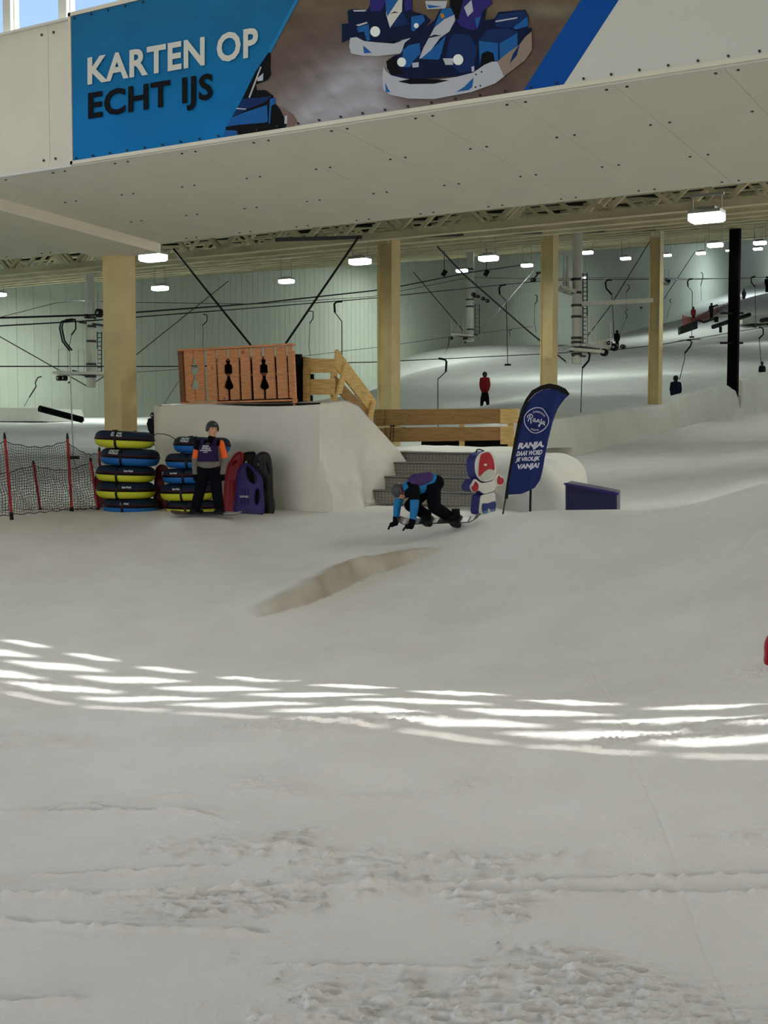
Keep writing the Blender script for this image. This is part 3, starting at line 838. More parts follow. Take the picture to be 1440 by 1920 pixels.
plank([(125, 150), (172, 150), (205, 695), (158, 700)], lambda a, c: PY(310 + a / 5.54, 630 + c / 5.54, YP - .02), (0, .12, 0), fr, pf, 'side_board')
plank([(1300, 150), (1328, 150), (1352, 660), (1345, 820), (1334, 818), (1320, 660)], lambda a, c: PY(310 + a / 5.54, 630 + c / 5.54, YP - .05), (0, .05, 0), M['woodb'], pf, 'end_post')
plank([(505, 236), (1300, 200), (1300, 225), (505, 262)], lambda a, c: PY(310 + a / 5.54, 630 + c / 5.54, YP + .06), (0, .04, 0), fr, pf, 'cross_rail')
plank([(505, 395), (1300, 375), (1300, 405), (505, 425)], lambda a, c: PY(310 + a / 5.54, 630 + c / 5.54, YP + .06), (0, .04, 0), fr, pf, 'cross_rail')
q0 = PY(310 + 540 / 5.54, 755, YP + .3); q1 = PY(310 + 1340 / 5.54, 668, YP + .3)
b = MB(); b.prism([(q0.x, YP + .3, q0.z), (q1.x, YP + .3, q0.z), (q1.x, YP + .3, q1.z), (q0.x, YP + .3, q1.z - .0)], (0, .5, 0))
tag(b.build('rubber_crate', M['blackm']), 'big black crate standing behind the brown slatted fence', 'crate')
cr = thing('black_rack', 'black metal rack between the brown fence and the pine railing', 'rack', PY(565, 750, 18.6))
fK = lambda a, c: PY(a, c, 18.6)
for poly in ([(551, 664), (557, 664), (557, 752), (551, 752)], [(552, 664), (564, 664), (564, 669), (552, 669)], [(552, 701), (586, 701), (586, 711), (552, 711)], [(552, 741), (584, 741), (584, 752), (552, 752)]):
    plank(poly, fK, (0, .05, 0), M['black'], cr, 'rack_bar')
# black rods carrying the fence end
for (a, b_, lab) in (((325, 467), (470, 647), 'left black rod of the crossing pair, running down to the brown fence'), ((672, 445), (535, 645), 'right black rod of the pair, running from the roof down to the brown fence')):
    p = PY(*a, 19.2); q = PY(*b_, 18.9); b = MB(); b.tube([p, q], .022, 8); tag(b.build('tie_rod', M['black'], smooth=True), lab, 'rod', 'black tie rods over the snow block')

# ================================================================ SNOW TUBES
def make_tube(col, W, H, logo):
    t = thing('snow_tube', '-', 'snow tube', (0, 0, 0))
    R = W / 2; h = H / 2; pr = []
    for i in range(9):
        a = pi / 2 * i / 8; pr.append((R - h * .95 + h * .95 * cos(a), h * sin(a) ** .8 * .98))
    top = pr + [(R * .45, h * .96), (R * .30, h * .6), (.02, h * .5)]
    b = MB(); b.lathe(top, 40); b.build('cover', M['navy'], t, smooth=True)
    b = MB(); b.lathe([(r, -z) for r, z in top], 40); b.build('underside', M[col], t, smooth=True)
    b = MB(); b.lathe([(R + .002, .02), (R + .012, .0), (R + .002, -.014), (R - .02, 0)], 40, close=True); b.build('piping', M['black'], t, smooth=True)
    b = MB(); b.lathe([(R - .006, .038), (R + .003, .034), (R - .002, .026)], 40, close=True); b.build('seam', M['redd'], t)
    # carrying strap loops over the side
    for ph, hh in ((-1.15, 1), (1.9, 1)):
        b = MB(); pts = []
        for k in range(9):
            a = -pi * .42 + pi * .84 * k / 8; rr = R - h * .95 + (h * .95 + .012) * cos(a); pts.append(Vector((rr * cos(ph), rr * sin(ph), (h + .01) * math.copysign(abs(sin(a)) ** .8, a))))
        for k in range(8): b.bar(pts[k], pts[k + 1], .035, .008, up=(cos(ph), sin(ph), 0))
        b.build('strap', M['black'], t)
    b = MB(); b.tube([(R * .9 * cos(2.6), R * .9 * sin(2.6), h * .75), (R * 1.0 * cos(2.6), R * 1.0 * sin(2.6), h * 1.05), (R * 1.02 * cos(2.75), R * 1.02 * sin(2.75), h * 1.0), (R * .95 * cos(2.75), R * .95 * sin(2.75), h * .6)], .010, 6); b.build('handle', M['black'], t)
    if logo:
        ph0 = logo[0]
        for row, (txt, z0, z1) in enumerate(logo[1]):
            def fn(s, q, z0=z0, z1=z1, hw=logo[2]):
                z = (z0 + (z1 - z0) * q); a = math.asin(min(1, (z / (h * .98)))**(1 / .8)); rr = R - h * .95 + h * .95 * cos(a) + .006
                ph = ph0 + (s - .5) * hw; return Vector((rr * cos(ph), rr * sin(ph), z))
            text_on('print', txt, M['print'], t, fn, off=.03)
    return t
def face_phi(): return AZ - pi / 2
tube_specs = [  # px centre, top, bottom, width px, colour, tilt deg, label, print angle, print rows
 (234,808,840,110,'tyel', 2.6,'top navy and yellow snow tube of the left stack',-.10,1),
 (244,841,873,110,'tblu', 2.6,'navy and blue snow tube, second from the top of the left stack',-.42,1),
 (236,873,903,110,'tyel', 2.0,'navy and yellow snow tube in the middle of the left stack, third from the top',.28,2),
 (236,903,934,110,'tyel', 1.2,'navy and yellow snow tube, second from the bottom of the left stack',.22,2),
 (246,934,963,104,'tblu', 1.0,'bottom navy and blue snow tube of the left stack',-.05,2),
 (379,819,850,106,'tblu',1.5,'top navy and blue snow tube of the right stack, behind the standing rider',-.55,1),
 (364,850,878,106,'tblu',0.5,'navy and blue snow tube, second from the top of the right stack',-.45,0),
 (357,878,906,104,'tblu',-1.0,'navy and blue snow tube in the middle of the right stack',-.5,2),
 (354,906,938,106,'tyel',-1.0,'navy and yellow snow tube, second from the bottom of the right stack',-.3,2),
 (361,938,964,98,'tyel',0.0,'bottom navy and yellow snow tube of the right stack',-.5,0)]
dst = 20.9
for i, (px, y0, y1, w, col, tilt, lab, pa, kind_) in enumerate(tube_specs):
    H = (y1 - y0) * dst / F * .98; W = w * dst / F
    h = H / 2
    rows_ = [('SNOW', h * .62, h * .86), ('WORLD', h * .34, h * .58)] if kind_ == 1 else [('Snow World', h * .34, h * .6)] if kind_ == 2 else None
    t = make_tube(col, W, H, (face_phi() + pa, rows_, .40 if kind_ == 1 else .30) if rows_ else None)
    t['label'] = lab; t['group'] = 'snow tubes piled in two stacks'
    p = P(px, (y0 + y1) / 2, dst)
    t.matrix_basis = Matrix.Translation(p) @ Matrix.Rotation(radians(tilt), 4, FV)
# thin cord between the stacks
b = MB(); b.tube([P(x, y, 20.4) for x, y in ((284, 818), (295, 813), (308, 814), (320, 818), (329, 824))], .007, 6); tag(b.build('cord', M['black']), 'thin black cord looping between the tops of the two tube stacks', 'cord')

# ================================================================ SLEDS
def outline_obj(name, outer, holes, fn3, off, m, par, th, bev=.0):
    """flat 2D outline with holes -> solid; fn3 maps local (x,y,z) -> world"""
    cu = bpy.data.curves.new('c', 'CURVE'); cu.dimensions = '2D'; cu.fill_mode = 'BOTH'; cu.extrude = th / 2; cu.bevel_depth = bev; cu.bevel_resolution = 1
    for poly in [outer] + holes:
        s = cu.splines.new('POLY'); s.points.add(len(poly) - 1); s.use_cyclic_u = True
        for k, (x, y) in enumerate(poly): s.points[k].co = (x, y, 0, 1)
    o = bpy.data.objects.new('c', cu); scene.collection.objects.link(o)
    dg = bpy.context.evaluated_depsgraph_get(); dg.update()
    me = bpy.data.meshes.new_from_object(o.evaluated_get(dg)); bpy.data.objects.remove(o)
    for v in me.vertices: v.co = fn3(v.co + Vector((0, 0, off)))
    me.name = name
    return OBJ(name, me, m, par)
def smoothloop(pts, n=4):
    out = []; N = len(pts)
    for i in range(N):
        p0, p1, p2, p3 = [Vector(pts[(i + k - 1) % N]) for k in range(4)]
        for k in range(n):
            t = k / n; out.append(tuple(0.5 * ((2 * p1) + (p2 - p0) * t + (2 * p0 - 5 * p1 + 4 * p2 - p3) * t * t + (3 * p1 - p0 - 3 * p2 + p3) * t ** 3)))
    return out
def sled(px, py, d, poly, holes, m, label, scale=None, yaw=0, ribs=(), lean=.12, print_=None):
    """poly in photo pixels relative to (px,py) = bottom centre"""
    k = d / F; base = P(px, py, d)
    ex = (RV * cos(yaw) + FV * sin(yaw)); nz = ex.cross(ZV)   # towards viewer
    L = lambda q: [((x - px) * k, (py - y) * k) for x, y in q]
    ey = (ZV * cos(lean) - nz * sin(lean))
    fn = lambda v: base + ex * v.x + ey * v.y + nz * v.z
    t = thing('plastic_sled', label, 'sled', base, 'plastic sleds leaning by the snow tubes')
    outline_obj('body', smoothloop(L(poly)), [smoothloop(L(h)) for h in holes], fn, 0, m, t, .02, .012)
    b = MB(); lp = [fn(Vector((x, y, .025))) for x, y in smoothloop(L(poly))]; lp.append(lp[0]); b.tube(lp, .018, 6); b.build('rim', m, t, smooth=True)
    for h in holes:
        b = MB(); lp = [fn(Vector((x, y, .022))) for x, y in smoothloop(L(h))]; lp.append(lp[0]); b.tube(lp, .010, 5); b.build('handle_rim' if h is holes[0] else 'slot_rim', m, t, smooth=True)
    for (x0, y0, x1, y1) in ribs:
        (a, c), (e, f) = L([(x0, y0), (x1, y1)]); b = MB(); b.tube([fn(Vector((a, c, .02))), fn(Vector((e, f, .02)))], .014, 6); b.build('rib', m, t, smooth=True)
    if print_:
        (x0, y0, x1, y1) = print_; q = L([(x0, y0), (x1, y1)])
        text_on('print', 'SNOW WORLD', M['print'], t, lambda s, u: fn(Vector((q[0][0] + (q[1][0] - q[0][0]) * s, q[1][1] + (q[0][1] - q[1][1]) * u, .032))))
    return t
sled(468,962,20.9,[(442,962),(440,900),(443,868),(455,852),(470,848),(480,853),(478,900),(480,962)],[[(458,868),(464,861),(466,870),(462,880)]],M['blk_pl'],'black plastic sled standing directly behind the purple one',yaw=.15)
sled(494,965,20.7,[(480,965),(478,900),(477,865),(484,851),(494,848),(503,852),(508,870),(510,900),(511,930),(514,945),(509,965)],[[(499,865),(503,876),(505,888),(501,876)],[(482,862),(486,870),(485,878),(482,872)]],M['blk_pl'],'black plastic sled at the right end of the row of sleds',ribs=((492,858,492,950),(498,895,499,950),(487,880,486,950)))
sled(466,966,20.4,[(444,966),(443,930),(446,890),(453,874),(462,869),(470,874),(480,884),(489,896),(492,925),(491,966)],[[(460,874),(466,873),(478,888),(482,898),(478,907),(469,904),(462,893)],[(479,918),(485,916),(488,930),(485,944),(479,946),(476,932)],[(452,917),(454,917),(454,928),(452,928)],[(458,917),(460,917),(460,928),(458,928)],[(464,917),(466,917),(466,928),(464,928)],[(452,934),(454,934),(454,946),(452,946)],[(458,934),(460,934),(460,946),(458,946)],[(464,934),(466,934),(466,946),(464,946)]],M['purple'],'purple plastic sled with oval grip holes in front of the black sleds',print_=(450,929,466,933))
sled(434,960,20.8,[(420,960),(420,900),(422,880),(430,862),(441,850),(450,849),(452,862),(446,890),(440,910),(442,960)],[[(433,868),(440,862),(441,866),(434,872)]],M['red'],'bright red plastic sled between the standing rider and the black sleds',yaw=-.35,ribs=((430,900,430,955),(436,900,437,955)))
sled(200,962,21.4,[(186,950),(178,925),(178,900),(184,888),(194,884),(215,900),(218,960),(200,962)],[],M['redd'],'dark red plastic sled sticking out left of the left tube stack')
sled(300,962,21.2,[(290,955),(291,900),(293,880),(301,872),(311,875),(315,885),(309,890),(307,900),(306,912),(312,925),(314,960),(300,962)],[[(302,884),(307,882),(305,892),(303,900),(301,892)]],M['redd'],'dark red plastic sled upright between the two tube stacks')

# ================================================================ SAFETY NETS
def net(posts, label, strand=.0035, cell=.045):
    """posts: (px_top,py_top,px_bot,py_bot,d)"""
    t = thing('safety_net', label, 'net', P(posts[0][2], posts[0][3], posts[0][4]), 'safety nets at the left')
    tops = [P(a, b_, d) for a, b_, c, e, d in posts]; bots = [P(c, e, d) for a, b_, c, e, d in posts]
    for k, (p, q) in enumerate(zip(tops, bots)):
        if posts[k][0] < -90: continue
        b = MB(); b.tube([q, p - (p - q) * .06], .022, 8); po = b.build('post', M['red'], t, smooth=True)
        b = MB(); b.tube([p - (p - q) * .07, p], .026, 8, r2=.012); b.build('post_cap', M['black'], po); b = MB(); b.tube([q - Vector((0, 0, .04)), q + (p - q) * .06], .03, 8); b.build('post_foot', M['black'], po)
    b = MB()
    for k in range(len(posts) - 1):
        T0 = tops[k] + (bots[k] - tops[k]) * .10; T1 = tops[k + 1] + (bots[k + 1] - tops[k + 1]) * .10; B0 = bots[k] + (tops[k] - bots[k]) * .03; B1 = bots[k + 1] + (tops[k + 1] - bots[k + 1]) * .03
        L = (B1 - B0).length; n = max(4, int(L / cell)); m_ = max(4, int((T0 - B0).length / cell))
        def q(i, j):
            s = i / n; v = j / m_; a = B0.lerp(B1, s); c = T0.lerp(T1, s); sag = .10 * sin(pi * s) * v
            return a.lerp(c, v) - Vector((0, 0, sag)) + FV * (.03 * sin(s * 9 + v * 4)) + RV * (.015 * sin(v * 11 + s * 6)) + Vector((0, 0, .010 * sin(s * 31 + v * 13)))
        for j in range(m_ + 1): b.tube([q(i, j) for i in range(n + 1)], strand * (2.2 if j in (0, m_) else 1), 3, cap=False)
        for i in range(n + 1): b.tube([q(i, j) for j in range(m_ + 1)], strand, 3, cap=False)
    b.build('netting', M['netm'], t, kind='stuff')
M['netm'] = mat('net_cord', (74, 34, 40), .8)
net([(-120, 830, -95, 985, 19.0), (8, 811, 22, 970, 19.5), (126, 812, 135, 960, 20.6), (186, 838, 190, 955, 21.6)], 'front net of dark red mesh hung on tall red posts')
net([(-110, 880, -100, 965, 20.6), (62, 863, 76, 958, 20.9), (169, 858, 184, 957, 20.9)], 'lower mesh net on short red posts behind the tall net')
# ================================================================ FEATHER FLAG
dF = 19.4
kf = dF / F; fb = P(945, 961, dF)
M['flagb'] = mat('blue_flag_cloth', (38, 50, 104), .8, spec=.1, bump=.2, bscale=60)
M['flagprint'] = mat('flag_print', (215, 215, 232), .7)
fl = thing('feather_flag', 'tall blue feather flag with white lettering standing in the snow', 'flag', fb)
def fold(px, py):
    return .022 * sin((px - .28 * (960 - py)) * .16 + py * .01) + .012 * sin(px * .31 + py * .05)
def FF(px, py, off=0.0): return P(px, py, dF) - FV * (off + fold(px, py))
pole = [(945,961),(949,935),(953,905),(960,865),(967,825),(974,790),(980,768),(988,750),(1000,735),(1015,727),(1030,724),(1045,727),(1058,733),(1067,740)]
left = [(949,930),(955,900),(962,862),(969,825),(976,790),(982,770),(991,752),(1003,739),(1017,731),(1032,729),(1046,731),(1060,738),(1066,741)]
right = [(950,928),(978,926),(1003,915),(1013,900),(1018,880),(1022,855),(1028,825),(1036,792),(1045,768),(1052,757),(1060,747),(1065,743),(1067,741)]
b = MB(); nn = 48; nc = 20
def along(pl, t):
    L = [0]
    for a, c in zip(pl, pl[1:]): L.append(L[-1] + math.hypot(c[0] - a[0], c[1] - a[1]))
    s = t * L[-1]
    for i in range(len(pl) - 1):
        if s <= L[i + 1] + 1e-9:
            f = (s - L[i]) / (L[i + 1] - L[i]); return (pl[i][0] + (pl[i + 1][0] - pl[i][0]) * f, pl[i][1] + (pl[i + 1][1] - pl[i][1]) * f)
    return pl[-1]
for i in range(nn + 1):
    a = along(left, i / nn); c = along(right, i / nn)
    for j in range(nc + 1): f = j / nc; b.v.append(tuple(FF(a[0] + (c[0] - a[0]) * f, a[1] + (c[1] - a[1]) * f)))
for i in range(nn):
    for j in range(nc): q = i * (nc + 1) + j; b.f.append((q, q + 1, q + nc + 2, q + nc + 1))
cl = b.build('cloth', M['flagb'], fl, smooth=True, fix=False)
so = cl.modifiers.new('s', 'SOLIDIFY'); so.thickness = .004; so.offset = -1
# black pole sleeve: widening then tapering band
b = MB(); W0 = [(p[0], p[1]) for p in pole[1:]]
for i, (x, y) in enumerate(W0):
    x2, y2 = W0[min(i + 1, len(W0) - 1)]; x1, y1 = W0[max(i - 1, 0)]; L = math.hypot(x2 - x1, y2 - y1); nx, ny = (y2 - y1) / L, -(x2 - x1) / L
    w = (3.2 if i < 7 else 4.2 if i < 9 else 5.0 if i < 12 else 1.8)
    for s in (-1, 1):
        for o in (-.012, .012): b.v.append(tuple(P(x - nx * w * s, y - ny * w * s, dF + o) - FV * .01))
for i in range(len(W0) - 1):
    q = i * 4
    for a, c in ((0, 1), (1, 3), (3, 2), (2, 0)): b.f.append((q + a, q + c, q + 4 + c, q + 4 + a))
b.f.append((0, 1, 3, 2)); q = 4 * (len(W0) - 1); b.f.append((q, q + 2, q + 3, q + 1))
b.build('pole_sleeve', M['black'], fl)
b = MB(); b.tube([P(x, y, dF) for x, y in ((943, 964), (946, 945), (950, 925))], .014, 8); b.build('pole', M['dark'], fl, smooth=True)
T = FF
text_on('lettering', 'RANJA.', M['flagprint'], fl, lambda s, t: T(969 + 49 * s + 4.5 * t, 845.5 - 4 * s - 15 * t + 0 * s, .012), off=.05, spacing=.95)
text_on('lettering', 'DAAR WORD', M['flagprint'], fl, lambda s, t: T(967 + 48 * s + 3 * t, 855.5 - 3 * s - 9.5 * t, .012), off=.045)
text_on('lettering', 'JE VROLIJK', M['flagprint'], fl, lambda s, t: T(965.5 + 45 * s + 3 * t, 868 - 3 * s - 10 * t, .012), off=.045)
text_on('lettering', 'VANJA!', M['flagprint'], fl, lambda s, t: T(967 + 42 * s + 3 * t, 883 - 3.5 * s - 12.5 * t, .012), off=.05)
b = MB(); ring = smoothloop([(975 + x / 24, 750 + y / 24) for x, y in ((190, 900), (220, 700), (400, 480), (620, 370), (850, 345), (1040, 420), (1180, 620), (1260, 800), (1275, 980), (1210, 1150), (1080, 1310), (900, 1430), (700, 1490), (500, 1430), (330, 1270), (220, 1090))], 4)
lp = [T(x, y, .012) for x, y in ring]; lp.append(lp[0]); b.tube(lp, .0075, 4); b.build('emblem_ring', M['flagprint'], fl)
def stroke(q, w=.0085):
    b = MB(); b.tube([T(975 + x / 24, 750 + y / 24, .014) for x, y in q], w, 5); return b
b = MB()
for q in ([(310, 800), (340, 720), (400, 660), (480, 640), (545, 680), (560, 750), (520, 810), (450, 840)], [(450, 690), (420, 760), (380, 870), (345, 960)], [(450, 840), (480, 900), (480, 980), (490, 1060)],
          [(690, 850), (640, 830), (590, 880), (580, 950), (620, 970), (670, 920), (695, 850), (680, 920), (690, 990), (730, 985), (770, 940)], [(810, 860), (790, 930), (770, 1000)], [(780, 950), (830, 880), (860, 900), (850, 980), (870, 1020)],
          [(970, 840), (950, 930), (920, 1050), (880, 1170), (840, 1200), (830, 1160), (880, 1110), (960, 1050)], [(1090, 990), (1040, 960), (990, 1010), (985, 1070), (1030, 1080), (1080, 1040), (1100, 980), (1080, 1060), (1090, 1120), (1115, 1145)]):
    b.tube([T(975 + x / 24, 750 + y / 24, .014) for x, y in q], .0085, 5)
b.build('emblem_script', M['flagprint'], fl)
def arc(txt, cx, cy, r, a0, a1, h, inner=False):
    def fn(s, t):
        a = radians(a0 + (a1 - a0) * s); rr = (r + h * t) if not inner else (r - h * t)
        return T(cx + rr * sin(a), cy - rr * cos(a), .012)
    text_on('lettering', txt, M['flagprint'], fl, fn, off=.02)
arc('DE ENIGE ECHTE', 1006, 789, 15.5, -25, 62, 3.2)
arc('SINDS 40', 1005, 789, 19, 212, 165, 3.2, True)
b = MB(); b.tube([P(994, 966, dF + .8), P(995, 915, dF + .8)], .02, 8); tag(b.build('marker_pole', M['black'], smooth=True), 'short black pole in the snow behind the lower right of the feather flag', 'pole')

# ================================================================ PADDED FIGURE BOARD (plain stand-in: a child-shaped cut-out without a face)
M['figblue'] = mat('deep_blue_foam', (34, 32, 116), .55); M['figwhite'] = mat('white_foam_board', (222, 222, 212), .55); M['figred'] = mat('red_foam_board', (172, 28, 42), .55); M['figpant'] = mat('blue_foam_board', (34, 48, 112), .6); M['figshoe'] = mat('light_blue_foam_board', (96, 128, 172), .6); M['figskin'] = mat('pale_grey_foam_board', (196, 200, 186), .6)
dM = 20.0; yawm = radians(26)
mo = P(908, 966, dM); exm = RV * cos(yawm) - FV * sin(yawm) * -1; exm = (RV * cos(yawm) + FV * sin(yawm)); nzm = exm.cross(ZV)
K13 = 13.71
def FM(cx, cy, off=0.0):
    x = 870 + cx / K13; y = 835 + cy / K13
    a = (x - 916) * dM / F / cos(yawm); return mo + RV * ((916 - 908) * dM / F) + exm * a + ZV * ((966 - y) * dM / F) + nzm * off
fg = thing('figure_board', 'thick foam cut-out of a child in red hat and red mittens beside the steps', 'cutout', mo)
def slab(poly, m, name, off, th, par=fg, n=4):
    b = MB(); pts = [FM(x, y, off) for x, y in smoothloop(poly, n)]; b.prism(pts, nzm * -th); return b.build(name, m, par)
head = [(580,150),(420,200),(320,310),(280,470),(290,650),(340,800),(430,900),(540,930),(680,905),(780,830),(830,680),(830,480),(790,300),(700,180)]
bodyp = [(150,1040),(190,970),(250,870),(300,870),(440,960),(600,945),(740,900),(830,760),(900,735),(1000,830),(1030,900),(1010,1010),(950,1050),(860,1050),(790,1140),(680,1200),(520,1240),(420,1180),(360,1150),(260,1200),(180,1150)]
legs = [(430,1320),(480,1270),(620,1240),(760,1215),(810,1260),(820,1400),(830,1560),(860,1650),(800,1700),(640,1750),(450,1790),(395,1700),(410,1500)]
TH = .26
slab(head, M['figblue'], 'backing', -.03, TH); slab(bodyp, M['figblue'], 'backing', -.03, TH); slab(legs, M['figblue'], 'backing', -.03, TH)
slab(head, M['figwhite'], 'hood', 0, .03); slab(bodyp, M['figwhite'], 'jacket', 0, .03); slab(legs, M['figwhite'], 'trouser_border', 0, .03)
slab([(430,225),(560,175),(640,195),(710,290),(760,450),(770,630),(690,612),(600,618),(500,670),(430,740),(375,785),(360,700),(370,480),(400,330)], M['figred'], 'hat', .015, .02)
slab([(430,760),(520,680),(610,630),(700,622),(770,650),(775,740),(720,830),(620,880),(510,890),(430,840)], M['figskin'], 'face', .012, .02)
slab([(270,920),(330,980),(350,1060),(320,1150),(250,1180),(190,1130),(175,1060),(230,1010)], M['figred'], 'mitten', .015, .02)
slab([(900,775),(930,820),(1010,860),(1020,950),(960,1010),(880,990),(865,900)], M['figred'], 'mitten', .015, .02)
slab([(470,1490),(620,1490),(800,1440),(810,1640),(700,1680),(620,1600),(580,1700),(480,1720),(450,1600)], M['figpant'], 'trousers', .015, .02, n=2)
slab([(480,1690),(600,1670),(600,1740),(490,1760)], M['figshoe'], 'shoe', .02, .02, n=1)
slab([(680,1650),(800,1630),(800,1690),(690,1710)], M['figshoe'], 'shoe', .02, .02, n=1)
b = MB(); b.tube([FM(370, 190, -.1), FM(400, 110, -.1), FM(480, 105, -.1), FM(580, 145, -.1)], .012, 6); b.build('carry_loop', M['black'], fg)
b = MB(); b.blob(FM(520, 500, .018), (.028, .028, .02)); b.build('hat_badge', M['figwhite'], fg)

# ================================================================ BLUE CRASH PAD
M['tarp'] = mat('navy_vinyl', (14, 16, 66), .4, spec=.3, bump=.5, bscale=9, coat=.1)
cpad = thing('crash_pad', 'low wedge-shaped navy vinyl crash pad behind the snow crest', 'crash pad', P(1120, 950, 21))
d1 = 20.6
q = [P(1060, 985, d1), P(1157, 985, d1), P(1157, 923, d1), P(1060, 905, d1)]
dep = FV * .9 + RV * .22
b = MB(); b.prism(q, dep); 
for v in range(len(b.v)): pass
o = b.build('vinyl_cover', M['tarp'], cpad); bv = o.modifiers.new('b', 'BEVEL'); bv.width = .02; bv.segments = 2
b = MB(); b.bar(P(1058, 907, d1 - .01), P(1159, 926, d1 - .01), .06, .035); b.build('edge_piping', M['purple'], cpad)
b = MB(); b.prism([P(1082, 985, d1 - .03), P(1120, 985, d1 - .03), P(1118, 928, d1 - .03), P(1066, 922, d1 - .03)], FV * .02); b.build('side_flap', M['tarp'], cpad)

# ================================================================ FAR THINGS BY THE LEFT EDGE
b = MB(); pA, pB = P(74, 766, 54), P(154, 787, 55.5); b.tube([pA, pB], .14, 14); tag(b.build('black_pipe', M['blackm'], smooth=True), 'thick black pipe lying on the snow left of the nearest column', 'pipe')
b = MB(); dd_ = 56; b.prism([P(-60, 790, dd_), P(78, 790, dd_), P(70, 765, dd_), P(-60, 764, dd_)], FV * 4 + RV * 1); tag(b.build('snow_ramp', M['snowgrey']), 'grey snow ramp with a cut side at the far left', 'ramp')

# ================================================================ T-BARS
TS = [
 ([(138,858),(133,740),(131,672),(131,658),(117,640),(112,615),(115,603),(138,600)], 26, 131, .030, 'T-bar hanger in front of the left lift mast, reaching down behind the red net', 'plate', 3),
 ([(129,655),(134,628),(142,617),(142,602),(136,598),(122,600)], 34, 0, .02, 'small bent hanger hook crossing behind the largest T-bar hanger', None, 1),
 ([(45,762),(55,745),(68,724),(66,718),(71,708),(78,706)], 60, 0, .03, 'slanting drag hanger over the snow left of the left lift mast', None, 1),
 ([(380,655),(381,620),(380,610),(388,602),(388,591),(381,589)], 62, 0, .025, 'thin hanger above the left part of the brown fence', None, 2),
 ([(582,668),(579,650),(581,606),(587,597),(587,584),(580,583)], 62, 0, .025, 'thin hanger above the pine railing', None, 2),
 ([(641,668),(641,608),(641,603),(628,586),(627,570),(631,566),(642,565)], 42, 0, .035, 'thick dark hanger above the sloping handrail', None, 3),
 ([(821,800),(821,720),(821,711),(836,697),(837,678),(834,674),(822,672)], 40, 0, .035, 'dark hanger rising behind the low railing', None, 3),
 ([(952,684),(950,600),(949,566),(949,564),(937,552),(936,540),(940,535),(948,534)], 48, 0, .035, 'hanger with small round seat left of the third column', 'plate', 4),
 ([(1005,622),(1002,605),(1003,570),(1007,565),(1007,554),(1003,553)], 70, 0, .025, 'faint hanger touching the left edge of the third column', None, 2),
 ([(957,632),(956,625),(954,620),(960,618)], 80, 0, .025, 'tiny hook hanger below the crossing cables', None, 1),
 ([(834,663),(840,650),(842,640),(841,634),(845,632)], 80, 0, .025, 'small slanting hanger below the middle lift mast', None, 1),
 ([(1089,775),(1091,710),(1092,690),(1104,676),(1106,664),(1101,659)], 42, 0, .035, 'dark hanger right below the big lift mast platform', None, 2),
 ([(1152,640),(1150,600),(1148,565),(1147,552),(1137,541),(1135,530),(1139,525),(1147,525)], 52, 0, .035, 'dark hanger behind the raking cable right of the big lift mast', None, 3),
 ([(1160,630),(1174,598),(1176,592),(1172,585),(1177,580)], 85, 0, .028, 'faint slanting hanger beside the dark skier by the big mast', None, 1),
 ([(1175,580),(1174,548),(1180,541),(1180,535),(1176,535)], 90, 0, .028, 'faint thin hanger left of the fourth column', None, 1),
 ([(1297,632),(1298,580),(1298,547),(1290,537),(1289,528),(1292,524),(1299,523)], 60, 0, .035, 'dark hanger with seat plate over the rider in red', 'plate', 3),
 ([(1274,712),(1284,672),(1284,662),(1294,650),(1297,642),(1294,638),(1288,638)], 54, 0, .035, 'hanger pulled by the dark rider behind the grey bank', None, 2),
 ([(1315,564),(1314,535),(1318,520),(1317,512),(1314,511)], 90, 0, .028, 'faint hanger above the pointing person', None, 1),
 ([(1250,598),(1258,568),(1255,563),(1259,561)], 100, 0, .03, 'tiny slanting hanger right beside the fourth column', None, 1),
 ([(1415,613),(1417,605),(1416,560),(1416,538),(1409,530),(1408,522),(1411,519),(1416,518)], 66, 0, .035, 'dark hanger right of the padded column', 'plate', 3),
 ([(1427,680),(1424,640),(1423,635),(1431,627),(1431,617),(1428,614),(1423,614)], 60, 0, .035, 'hanger pulled by the rider at the right edge', None, 2)]
for q, d, _, th, lab, end, nthin in TS:
    t = thing('tbar_hanger', 'black ' + lab if 'dark' not in lab else lab, 'T-bar', P(*q[-1], d), 'drag-lift hangers')
    b = MB(); b.tube([P(x, y, d) for x, y in q[:nthin + 1]], th * .45, 6); b.build('rod', M['galv'] if d == 26 else M['dark'], t, smooth=True)
    hk = [P(x, y, d) for x, y in q[nthin:]]
    b = MB(); b.tube(hk, th * (.6 if d == 26 else 1), 8); b.build('hook', M['black'], t, smooth=True)
    if d == 26:
        b = MB(); b.tube([P(x + 4, y - 1, d) for x, y in q[nthin:]], th * .6, 8); b.build('hook', M['black'], t, smooth=True)
    if end:
        b = MB(); p = P(*q[0], d); b.tube([p + Vector((0, 0, .03)), p - Vector((0, 0, .03))], .12, 12); b.build('seat_plate', M['black'], t)

